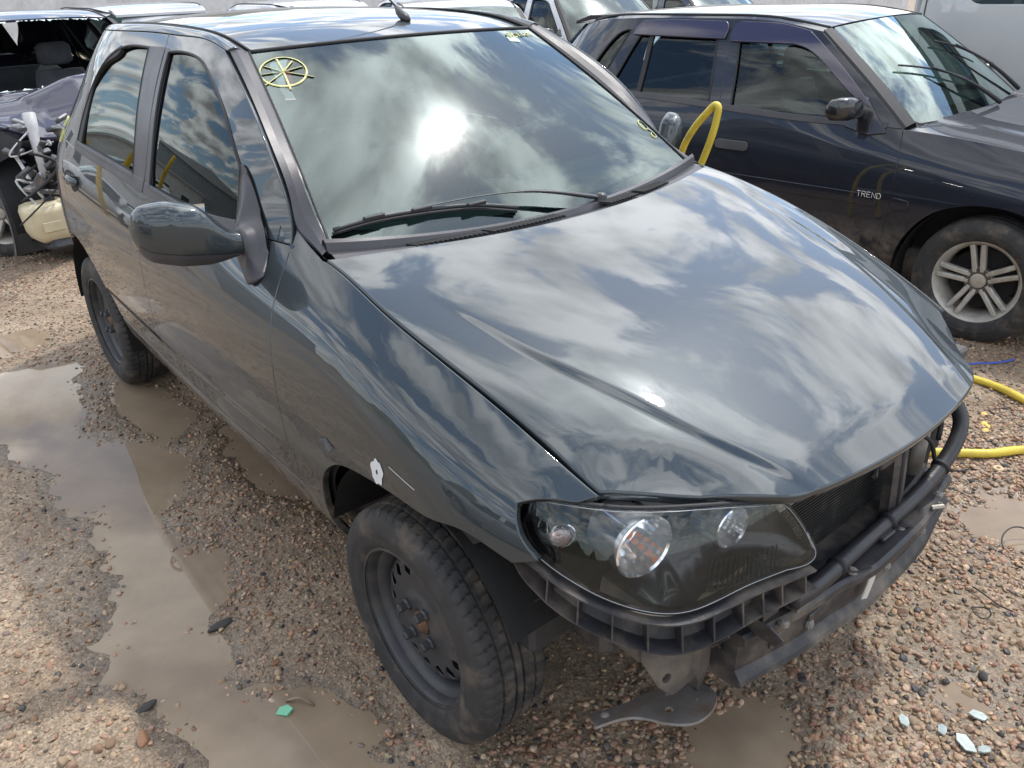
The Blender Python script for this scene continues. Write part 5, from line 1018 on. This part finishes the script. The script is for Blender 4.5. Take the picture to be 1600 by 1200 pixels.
# ---------------------------------------------------------------- ground: wet mud and gravel with puddles
PUD = {
 'P1': [(-3.45, -1.20), (-3.35, -.95), (-3.20, -.93), (-3.10, -1.019), (-3.12, -1.2)],
 'P2': [(-2.831, -1.303), (-2.76, -1.011), (-2.736, -.877), (-2.242, -1.011), (-1.963, -1.068), (-1.759, -.895), (-1.587, -.774), (-1.342, -.874), (-1.267, -.984), (-.922, -.984), (-.73, -.996), (-.618, -1.074), (-.392, -1.017), (-.379, -.938), (-.17, -.855), (.112, -.877), (.148, -1.038), (-.072, -1.294), (-.33, -1.236), (-.453, -1.239), (-.599, -1.285), (-.702, -1.24), (-.854, -1.27), (-1.017, -1.178), (-1.271, -1.141), (-1.716, -1.169), (-2.085, -1.285), (-2.243, -1.387)],
 'P4': [(-2.346, -.784), (-2.172, -.651), (-1.814, -.628), (-1.704, -.814), (-1.927, -.856)],
 'P5': [(.42, .89), (.428, 1.043), (.534, 1.108), (.66, 1.157), (.742, .926), (.627, .832), (.541, .788)],
 'P6': [(.371, -.264), (.493, -.139), (.573, -.195), (.621, -.335), (.518, -.454)],
 'P9': [(.691, .185), (.729, .264), (.826, .273), (.82, .19), (.745, .136)],
 'P10': [(.10, 1.66), (.24, 1.70), (.40, 1.60), (.30, 1.60)],
 'P8': [(-1.65, -.60), (-.95, -.58), (-.80, -.35), (-1.2, -.1), (-1.6, -.2)]}
def axis(fine0, fine1, st, far): 
    a = np.arange(fine0, fine1+st/2, st); g = [a[-1]]; d = st
    while g[-1] < far: d *= 1.22; g.append(g[-1]+d)
    h = [a[0]]; d = st
    while h[-1] > -far: d *= 1.22; h.append(h[-1]-d)
    return np.concatenate([h[:0:-1], a, g[1:]])
gx = axis(-4.2, 1.5, .022, 260); gy = axis(-2.3, 2.3, .022, 260); GXX, GYY = np.meshgrid(gx, gy, indexing='ij')
def vnoise(x, y, seed):
    """smooth value noise on a unit lattice"""
    r = np.random.default_rng(seed); T = r.random((64, 64)); i = np.floor(x).astype(int); j = np.floor(y).astype(int); u = x-i; v = y-j; u = u*u*(3-2*u); v = v*v*(3-2*v)
    t = lambda a, b: T[a % 64, b % 64]
    return (t(i, j)*(1-u)+t(i+1, j)*u)*(1-v)+(t(i, j+1)*(1-u)+t(i+1, j+1)*u)*v-.5
def fbm(x, y, f, seed, o=4): return sum(vnoise(x*f*2**k+k*7.3, y*f*2**k-k*3.1, seed+k)/1.8**k for k in range(o))
def base_h(x, y): return -.085*hermite((np.asarray(y, float)-1.62)/.7)-.034*np.clip(-np.asarray(x, float)-3.0, 0, 12)
def dist_poly(P, Q):
    P = np.array(P); d = np.full(len(Q), 1e9)
    for a, b in zip(P, np.roll(P, -1, 0)):
        ab = b-a; t = np.clip(((Q-a)@ab)/(ab@ab), 0, 1); d = np.minimum(d, np.linalg.norm(Q-a-t[:, None]*ab, axis=1))
    return np.where(pip(P, Q), -d, d)
def ground_h(x, y):
    x = np.asarray(x, float); y = np.asarray(y, float); near = (np.abs(x+1.2) < 4) & (np.abs(y) < 3)
    D = np.full(x.shape, 9.); Q = np.stack([x[near], y[near]], 1)
    if len(Q):
        wob = .10*fbm(Q[:, 0], Q[:, 1], 3.2, 40, 4); dd = np.full(len(Q), 9.)
        for P in PUD.values(): dd = np.minimum(dd, dist_poly(P, Q))
        D[near] = dd+wob
    h = base_h(x, y)+.012*fbm(x, y, 2.1, 3, 4)+.006*fbm(x, y, 11., 9, 3)+.030*fbm(x, y, .35, 21, 2)*hermite((np.hypot(x+.9, y)-2.8)/3)
    h = h+.007+.002; k = hermite((.125-D)/.23); flat = hermite((.30-D)/.25); rag = .0075*fbm(x, y, 17., 61, 3)*flat
    return h*(1-.40*flat)+rag-.021*k
Hg = ground_h(GXX.ravel(), GYY.ravel()); nx_, ny_ = GXX.shape
V = np.stack([GXX.ravel(), GYY.ravel(), Hg], 1); I = np.arange(nx_*ny_).reshape(nx_, ny_); F = np.stack([I[:-1, :-1], I[1:, :-1], I[1:, 1:], I[:-1, 1:]], -1).reshape(-1, 4)
def fast_mesh(name, V, F, m_, parent=None, smooth=True, cols=None, **kw):
    me = bpy.data.meshes.new(name); n, k = len(F), F.shape[1]; me.vertices.add(len(V)); me.vertices.foreach_set('co', V.astype(np.float32).ravel()); me.loops.add(n*k); me.loops.foreach_set('vertex_index', F.astype(np.int32).ravel())
    me.polygons.add(n); me.polygons.foreach_set('loop_start', np.arange(0, n*k, k, dtype=np.int32)); me.polygons.foreach_set('use_smooth', np.full(n, smooth)); me.update(calc_edges=True)
    if cols is not None:
        a = me.color_attributes.new('stone_colour', 'FLOAT_COLOR', 'POINT'); a.data.foreach_set('color', np.concatenate([cols, np.ones((len(cols), 1))], 1).astype(np.float32).ravel())
    me.materials.append(m_); return link(bpy.data.objects.new(name, me), parent, **kw)
def mud_material():
    M = mat('wet_mud', (.215, .158, .106), .6, col2=(.285, .218, .152), mix_scale=2.3, mix_lo=.40, mix_hi=.62, var=.22, var_scale=26, bump=.006, bump_scale=55, detail=8); nt = M.node_tree; N = nt.nodes; L = nt.links; P = N['Principled BSDF']
    g = N.new('ShaderNodeNewGeometry'); s = N.new('ShaderNodeSeparateXYZ'); L.new(g.outputs['Position'], s.inputs[0])
    wa = N.new('ShaderNodeAttribute'); wa.attribute_name = 'stone_colour'; r = N.new('ShaderNodeMapRange'); r.inputs[1].default_value = 0; r.inputs[2].default_value = 1; r.inputs[3].default_value = .74; r.inputs[4].default_value = .15; L.new(wa.outputs['Fac'], r.inputs[0])
    n = N.new('ShaderNodeTexNoise'); n.inputs['Scale'].default_value = 6; n.inputs['Detail'].default_value = 6; tc = N.new('ShaderNodeTexCoord'); L.new(tc.outputs['Object'], n.inputs[0])
    q = N.new('ShaderNodeMath'); q.operation = 'MULTIPLY_ADD'; L.new(n.outputs[0], q.inputs[0]); q.inputs[1].default_value = .5; q.inputs[2].default_value = -.22
    a = N.new('ShaderNodeMath'); a.operation = 'ADD'; a.use_clamp = True; L.new(r.outputs[0], a.inputs[0]); L.new(q.outputs[0], a.inputs[1]); L.new(a.outputs[0], P.inputs['Roughness'])
    def nz(sc, a, b_):
        x = N.new('ShaderNodeTexVoronoi'); x.inputs['Scale'].default_value = sc; L.new(tc.outputs['Object'], x.inputs[0]); h = N.new('ShaderNodeSeparateColor'); L.new(x.outputs['Color'], h.inputs[0]); m2 = N.new('ShaderNodeMapRange'); m2.inputs[3].default_value = a; m2.inputs[4].default_value = b_; L.new(h.outputs[0], m2.inputs[0]); return m2.outputs[0]
    src = P.inputs['Base Color'].links[0].from_socket; hs = N.new('ShaderNodeHueSaturation'); L.new(src, hs.inputs['Color']); mm = N.new('ShaderNodeMath'); mm.operation = 'MULTIPLY'; L.new(nz(210, .62, 1.42), mm.inputs[0]); L.new(nz(95, .82, 1.2), mm.inputs[1]); L.new(mm.outputs[0], hs.inputs['Value']); wd = N.new('ShaderNodeMapRange'); wd.inputs[3].default_value = 1.; wd.inputs[4].default_value = .62; L.new(wa.outputs['Fac'], wd.inputs[0]); h2 = N.new('ShaderNodeHueSaturation'); L.new(wd.outputs[0], h2.inputs['Value']); L.new(hs.outputs[0], h2.inputs['Color']); L.new(h2.outputs[0], P.inputs['Base Color'])
    return M
wet_ = np.clip((.0065-(Hg-base_h(V[:, 0], V[:, 1])))/.009, 0, 1); ground = fast_mesh('ground', V, F, mud_material(), kind='structure', cols=np.repeat(wet_[:, None], 3, 1))
WATER = mat('muddy_water', (.235, .176, .118), .02, ior=1.333, col2=(.28, .215, .15), mix_scale=2.2, mix_lo=.35, mix_hi=.65, var=.10, var_scale=9)
for ks in (('P2', 'P4', 'P8'), ('P1',), ('P5',), ('P6',), ('P9',), ('P10',)):
    P = np.concatenate([PUD[k] for k in ks]); lo, hi = P.min(0)-.12, P.max(0)+.12
    if ks == ('P1',): lo[0] = max(lo[0], -3.35); hi[0] = -2.98
    mesh('puddle', [(lo[0], lo[1], -.0045), (hi[0], lo[1], -.0045), (hi[0], hi[1], -.0045), (lo[0], hi[1], -.0045)], [(0, 1, 2, 3)], WATER, kind='structure')
# ---- gravel
import bmesh
def ico(sub):
    bm = bmesh.new(); bmesh.ops.create_icosphere(bm, subdivisions=sub, radius=1); bm.verts.index_update(); v = np.array([x.co[:] for x in bm.verts]); f = np.array([[q.index for q in p.verts] for p in bm.faces]); bm.free(); return v, f
PAL = np.array([(0.309, 0.19, 0.12), (0.342, 0.229, 0.141), (0.245, 0.186, 0.135), (0.053, 0.047, 0.044), (0.424, 0.307, 0.206), (0.301, 0.158, 0.088), (0.228, 0.122, 0.08), (0.139, 0.114, 0.091), (0.375, 0.25, 0.167), (0.268, 0.171, 0.105)]); PW = np.array([.20, .18, .09, .085, .10, .06, .06, .055, .09, .08])
def stone_shape(sub, seed):
    v, f = ico(sub); r = np.random.default_rng(seed); a = r.normal(size=(5, 3)); a /= np.linalg.norm(a, axis=1)[:, None]
    for q in a: d = v@q; v = v-np.clip(d-r.uniform(.45, .8), 0, None)[:, None]*q*.9
    return v*np.array([1, r.uniform(.62, .95), r.uniform(.42, .7)]), f
CAMXY = np.array([1.2, -1.44])
def occupied(Q):
    k = np.zeros(len(Q), bool)
    for cx, cy in ((-.005, -.7105), (-2.371, -.687), (0, .7105), (-2.371, .687)): k |= (np.abs(Q[:, 0]-cx) < .15) & (np.abs(Q[:, 1]-cy) < .09)
    return k
def keep_by_place(Q, r):
    """how thickly the gravel lies: heaped by the flank and in front of the car, thin on the mud at the side"""
    h = ground_h(Q[:, 0], Q[:, 1])-base_h(Q[:, 0], Q[:, 1]); wet = h < -.006
    side = hermite((-.92-Q[:, 1])/.25)*hermite((.75-Q[:, 0])/.4); n = fbm(Q[:, 0], Q[:, 1], 2.6, 77, 3)+.5
    p = 1-.62*side; p = p*np.clip(.75+1.0*(n-.35), .15, 1); p = np.where(h < -.0095, .03, np.where(wet, .30, p)); p = np.where((h > -.006) & (h < .0), p*.75, p); return rng.random(len(Q)) < p
def build_gravel(Q, rad, sub, name, seed, sink=.35):
    sh = [stone_shape(sub, seed+i) for i in range(14)]; n = len(Q); kind = rng.integers(0, 14, n); z = ground_h(Q[:, 0], Q[:, 1]); VV = []; FF = []; CC = []; base = 0
    ci = rng.choice(len(PAL), n, p=PW/PW.sum()); col = PAL[ci]*rng.uniform(.75, 1.25, (n, 1))*rng.uniform(.94, 1.06, (n, 3))
    for k in range(14):
        m_ = np.where(kind == k)[0]; v, f = sh[k]; c = len(m_)
        if not c: continue
        a = rng.uniform(0, 2*np.pi, c); tl = rng.normal(0, .28, (c, 2)); R3 = np.zeros((c, 3, 3)); ca, sa = np.cos(a), np.sin(a); R3[:, 0, 0] = ca; R3[:, 0, 1] = -sa; R3[:, 1, 0] = sa; R3[:, 1, 1] = ca; R3[:, 2, 2] = 1
        R3[:, 2, 0] = tl[:, 0]; R3[:, 2, 1] = tl[:, 1]; P = np.einsum('cij,vj->cvi', R3, v)*rad[m_][:, None, None]; P[:, :, 0] += Q[m_, 0][:, None]; P[:, :, 1] += Q[m_, 1][:, None]; P[:, :, 2] += (z[m_]+rad[m_]*(.5-sink))[:, None]
        VV.append(P.reshape(-1, 3)); FF.append((f[None]+(np.arange(c)*len(v))[:, None, None]).reshape(-1, 3)+base); CC.append(np.repeat(col[m_], len(v), 0)); base += c*len(v)
    return fast_mesh(name, np.concatenate(VV), np.concatenate(FF), MATS['gravel_stone'], cols=np.concatenate(CC), kind='stuff', label='loose wet gravel stones strewn over the mud', cat='gravel')
mat('gravel_stone', (.3, .22, .16), .42, vcol='stone_colour', var=.22, var_scale=90, bump=.0012, bump_scale=350, rvar=.14)
def scatter(x0, x1, y0, y1, dens_, rmin, rmax, power=2.2):
    n = int((x1-x0)*(y1-y0)*dens_); Q = np.stack([rng.uniform(x0, x1, n), rng.uniform(y0, y1, n)], 1); rad = rmin+(rmax-rmin)*rng.random(n)**power; k = keep_by_place(Q, rad) & ~occupied(Q); return Q[k], rad[k]
Qa, ra = scatter(-1.35, 1.0, -1.65, -.55, 7500, .0026, .0100, 2.6)          # beside the car, near the camera
Qb, rb = scatter(.20, 1.20, -.80, 1.75, 6800, .0045, .0120)              # in front of the car
build_gravel(np.concatenate([Qa, Qb]), np.concatenate([ra, rb]), 2, 'gravel', 100)
Qc, rc = scatter(-4.4, -1.35, -2.3, -.45, 3600, .004, .011); Qd, rd = scatter(-1.4, .9, 1.0, 2.6, 3200, .005, .012); Qe, re_ = scatter(-6.5, -4.4, -2.6, .6, 1200, .006, .015); Qf, rf = scatter(-1.6, .3, -.55, 1.0, 1500, .005, .012)
build_gravel(np.concatenate([Qc, Qd, Qe, Qf]), np.concatenate([rc, rd, re_, rf]), 1, 'gravel', 300)
# the largest stones one by one
SM = []
for i in range(10):
    v, f = stone_shape(3, 900+i); m_ = mat('stone_%d' % i, tuple(PAL[i]), .45, var=.25, var_scale=70, bump=.0015, bump_scale=260, rvar=.15); me = bpy.data.meshes.new('stone'); me.from_pydata([tuple(p) for p in v], [], [tuple(map(int, q)) for q in f]); me.polygons.foreach_set('use_smooth', [True]*len(f)); me.materials.append(m_); SM.append(me)
def put_stone(x, y, r, i, parent=ground, name='stone', sc=(1, 1, 1), sink=.3, **kw):
    o = bpy.data.objects.new(name, SM[i]); link(o, parent, **kw); o.location = (x, y, float(ground_h(np.array([x]), np.array([y]))[0])+r*sc[2]*(.5-sink)); o.scale = (r*sc[0], r*sc[1], r*sc[2]); o.rotation_euler = (rng.normal(0, .15), rng.normal(0, .15), rng.uniform(0, 6.28)); return o
cnt = 0
while cnt < 260:
    x, y = (rng.uniform(.30, 1.15), rng.uniform(-.75, 1.5)) if rng.random() < .62 else (rng.uniform(-1.2, .7), rng.uniform(-1.6, -.85))
    q = np.array([[x, y]]); h = float(ground_h(q[:, 0], q[:, 1])[0])
    if h < -.008 and rng.random() < .8: continue
    if occupied(q)[0] or (y < -.85 and rng.random() < .5): continue
    put_stone(x, y, rng.uniform(.0105, .0155), int(rng.choice(10, p=PW/PW.sum()))); cnt += 1
def stone_thing(x, y, r, i, sc, label, name='stone'): put_stone(x, y, r, i, None, name, sc, .3, label=label, cat='stone')
stone_thing(-.369, -1.295, .026, 5, (1, .8, .9), 'large orange stone lying in the mud'); stone_thing(-.608, -1.021, .033, 3, (1.1, .6, .5), 'dark slate piece at the edge of the puddle'); stone_thing(-.458, -1.267, .027, 3, (1.2, .55, .4), 'long dark slate piece near the orange stone')
# ---- litter
def sheet(name, label, cat, x, y, pts, th, m_, tilt=(0, 0), rz=0., z=None):
    o = MB().prism(pts, 0, th, axes='xy').build(name, m_, None, auto=30, label=label, cat=cat); o.location = (x, y, (float(ground_h(np.array([x]), np.array([y]))[0])+.008) if z is None else z); o.rotation_euler = (tilt[0], tilt[1], rz); return o
GREEN = mat('green_glass', (.10, .42, .24), .12, coat=.6); SHARD = mat('pale_glass_shard', (.34, .40, .37), .10, coat=1., var=.25, var_scale=60)
sheet('glass_fragment', 'green glass fragment lying at the edge of the puddle', 'glass', -.234, -1.015, [(-.018, -.010), (.010, -.014), (.020, .004), (.004, .014), (-.014, .008)], .006, GREEN, (.2, -.1), .8)
for (x, y), s, rz, lb in (((.814, .162), 1.0, .4, 'long pale glass shard, farthest of the shards by the wet hollow'), ((.784, .055), .8, 1.9, 'bright glass shard between the pale shards on the gravel'), ((.833, .054), 1.25, 2.7, 'largest square glass shard on the gravel'), ((.865, .071), .75, .9, 'small bright glass shard next to the largest one'), ((.719, .012), .9, 2.2, 'pale glass shard nearest to the bumperless car front')):
    sheet('glass_shard', lb, 'glass', x, y, [(-.020*s, -.007*s), (-.006*s, -.012*s), (.013*s, -.011*s), (.020*s, .003*s), (.009*s, .011*s), (-.011*s, .009*s)], .004, SHARD, (rng.normal(0, .15), rng.normal(0, .15)), rz)
WOOD = mat('weathered_wood', (.22, .16, .11), .8, var=.3, var_scale=40)
def rod(name, label, cat, pts, r, m_, n=6): return MB().tube(spl(pts, .012), r, n).build(name, m_, None, smooth=True, label=label, cat=cat)
gz = lambda x, y: float(ground_h(np.array([x]), np.array([y]))[0])
rod('stick', 'short broken stick beside the green glass fragment', 'stick', [(-.26, -1.0, gz(-.26, -1.0)+.008), (-.235, -.974, .010), (-.205, -.955, gz(-.205, -.955)+.008)], .0035, WOOD)
HOSEY = mat('yellow_hose', (.66, .50, .06), .42, var=.18, var_scale=14, col2=(.40, .30, .10), mix_scale=20, mix_lo=.58, mix_hi=.8)
hz = lambda x, y: gz(x, y)+.017
rod('hose', 'thick yellow hose looping over the gravel beside the car front', 'hose', [(x, y, hz(x, y)) for x, y in ((-.25, 1.84), (-.10, 1.845), (.063, 1.831), (.158, 1.809), (.274, 1.753), (.42, 1.70), (.56, 1.64), (.60, 1.55), (.53, 1.46), (.422, 1.382), (.362, 1.279), (.297, 1.214), (.22, 1.13), (.10, 1.05), (-.15, 1.0))], .0150, HOSEY, 14)
rod('hose', 'yellow hose kinked upright between the two cars', 'hose', [(-1.16, 1.30, .02), (-1.12, 1.30, .45), (-1.05, 1.27, .78), (-1.014, 1.25, .867), (-.951, 1.25, .965), (-.90, 1.25, 1.018), (-.865, 1.25, 1.043), (-.856, 1.25, 1.036), (-.856, 1.25, 1.015), (-.864, 1.25, .97), (-.885, 1.25, .90), (-.907, 1.25, .842), (-.96, 1.25, .70), (-1.0, 1.25, .35), (-1.0, 1.25, .02)], .0140, HOSEY, 14)
rod('cable', 'blue cable lying on the gravel near the navy car wheel', 'cable', [(-.08, 1.92, gz(-.08, 1.92)+.01), (-.031, 2.079, gz(-.03, 2.08)+.02), (.003, 2.182, gz(0, 2.18)+.012), (.035, 2.294, gz(.035, 2.29)+.01)], .0045, mat('blue_cable', (.05, .10, .45), .4))
WIRE = mat('black_wire', (.012, .012, .012), .5)
rod('wire', 'thin black wire curling by the puddle at the frame edge', 'wire', [(.60, .80, .012), (.578, .84, .02), (.585, .90, .03), (.62, .93, .02), (.68, .93, .012)], .0022, WIRE)
rod('wire', 'black wire trailing across the heaped gravel', 'wire', [(.62, .56, .022), (.655, .548, .026), (.69, .54, .022), (.73, .535, .026)], .0020, WIRE)
rod('wire_ring', 'small black wire ring lying on the gravel', 'wire', [(.678+.022*math.cos(t), .478+.022*math.sin(t), .024+.004*math.sin(2*t)) for t in np.linspace(0, 6.3, 18)], .0018, WIRE)
ring_ = MB().lathe([(.006, 0), (.007, .004), (.014, .006), (.017, .003), (.017, 0)], 'z', 20, (.409, 1.215, gz(.409, 1.215)+.006)).build('washer', mat('tan_washer', (.55, .42, .26), .6, var=.2), None, smooth=True, label='tan round washer lying on the gravel by the yellow hose', cat='washer')
for i, (x, y) in enumerate(((.245, 1.491), (.270, 1.440), (.262, 1.478), (.215, 1.555))):
    o = put_stone(x, y, .014, 4, None, 'yellow_stone', (1.2, 1.0, .5), .2, label='yellow sprayed stone '+['in the middle', 'on the hose side', 'on the car side', 'on the far side'][i]+' of the painted patch', cat='stone', group='yellow painted stones'); o.material_slots[0].link = 'OBJECT'; o.material_slots[0].material = mat('spray_yellow', (.62, .46, .10), .7)
# ---------------------------------------------------------------- the yard around: wall, sheds, hill, posts
PLASTER = mat('plaster', (.62, .61, .60), .85, col2=(.50, .48, .46), mix_scale=1.4, mix_lo=.45, mix_hi=.7, var=.12, bump=.003, bump_scale=30)
SHEET = mat('grey_cladding', (.32, .34, .36), .5, .2, var=.1)
wl = empty('boundary_wall', 'pale plastered wall closing the yard behind the back row', 'wall', (-15, 0, 0)); 
MB().box((-.12, -2, -.6), (.12, 30, 2.3)).build('wall_face', PLASTER, wl); MB().box((-.18, -2, 2.3), (.18, 30, 2.4)).build('coping', mat('concrete', (.36, .35, .33), .85, var=.15), wl)
wh = empty('warehouse', 'grey clad warehouse mirrored in the front door window', 'building', (-44, -24, -.6)); wh.rotation_euler = (0, 0, R(-70))
b = MB(); pr = []
for i in range(0, 120): pr.append((-9+i*.15, (.06 if i % 2 else 0)))
b.rings([[(x, d, z) for x, d in pr] for z in (0, 6.5)], closed=False); b.build('cladding', SHEET, wh)
MB().box((-9, -10, 0), (8.85, -.05, 6.4)).build('wall', SHEET, wh); MB().prism([(-9.3, 6.5), (9.1, 6.5), (9.1, 6.7), (0, 7.9), (-9.3, 6.7)], -10.2, .4).build('roof', mat('roof_sheet', (.45, .46, .47), .5, .3), wh)
MB().box((-2, .02, 0), (2, .14, 4.2)).build('roller_door', mat('roller_door', (.26, .27, .28), .6), wh)
of = empty('office_block', 'low white building with dark windows mirrored in the front door window', 'building', (-36, -10.5, -.6)); of.rotation_euler = (0, 0, R(-80))
MB().box((-7, -6, 0), (8.6, 0, 3.6)).build('wall', PLASTER, of); MB().box((-7.3, -6.3, 3.6), (8.9, .3, 3.8)).build('roof', MATS['roof_sheet'], of)
for i in range(5): 
    w_ = MB().box((-6+i*2.9, -.02, 1.2), (-4.6+i*2.9, .05, 2.5)).build('window', mat('window_frame_white', (.7, .7, .7), .5), of); MB().box((-5.9+i*2.9, .05, 1.3), (-4.7+i*2.9, .07, 2.4)).build('pane', mat('dark_pane', (.02, .025, .03), .08), w_)
an_ = np.linspace(R(150), R(330), 140); hy = [np.stack([(90+18*k)*np.cos(an_), (90+18*k)*np.sin(an_), -2+np.array([0, .35, .75, 1.][k])*(11+9*fbm(an_*9, an_*0+3., 1., 50, 4)*2)], 1) for k in range(4)]; b = MB()
for p_, q_ in zip(hy[:-1], hy[1:]): b.strip(p_, q_)
hl = b.build('hill', mat('scrub_hill', (.10, .105, .06), .95, col2=(.20, .15, .10), mix_scale=.12, mix_lo=.42, mix_hi=.62, var=.3, var_scale=.3), None, smooth=True, kind='structure')
YP = mat('yellow_paint', (.60, .38, .03), .5, var=.15)
for x, y, lb in ((-9.6, -2.95, 'bent yellow post mirrored in the rear door window'), (-8.0, -3.2, 'yellow post mirrored low in the rear door')):
    MB().tube([(x, y, 0), (x, y, .9), (x+.05, y, 1.35), (x+.22, y, 1.75)], .05, 10).build('yellow_post', YP, None, smooth=True, label=lb, cat='post')
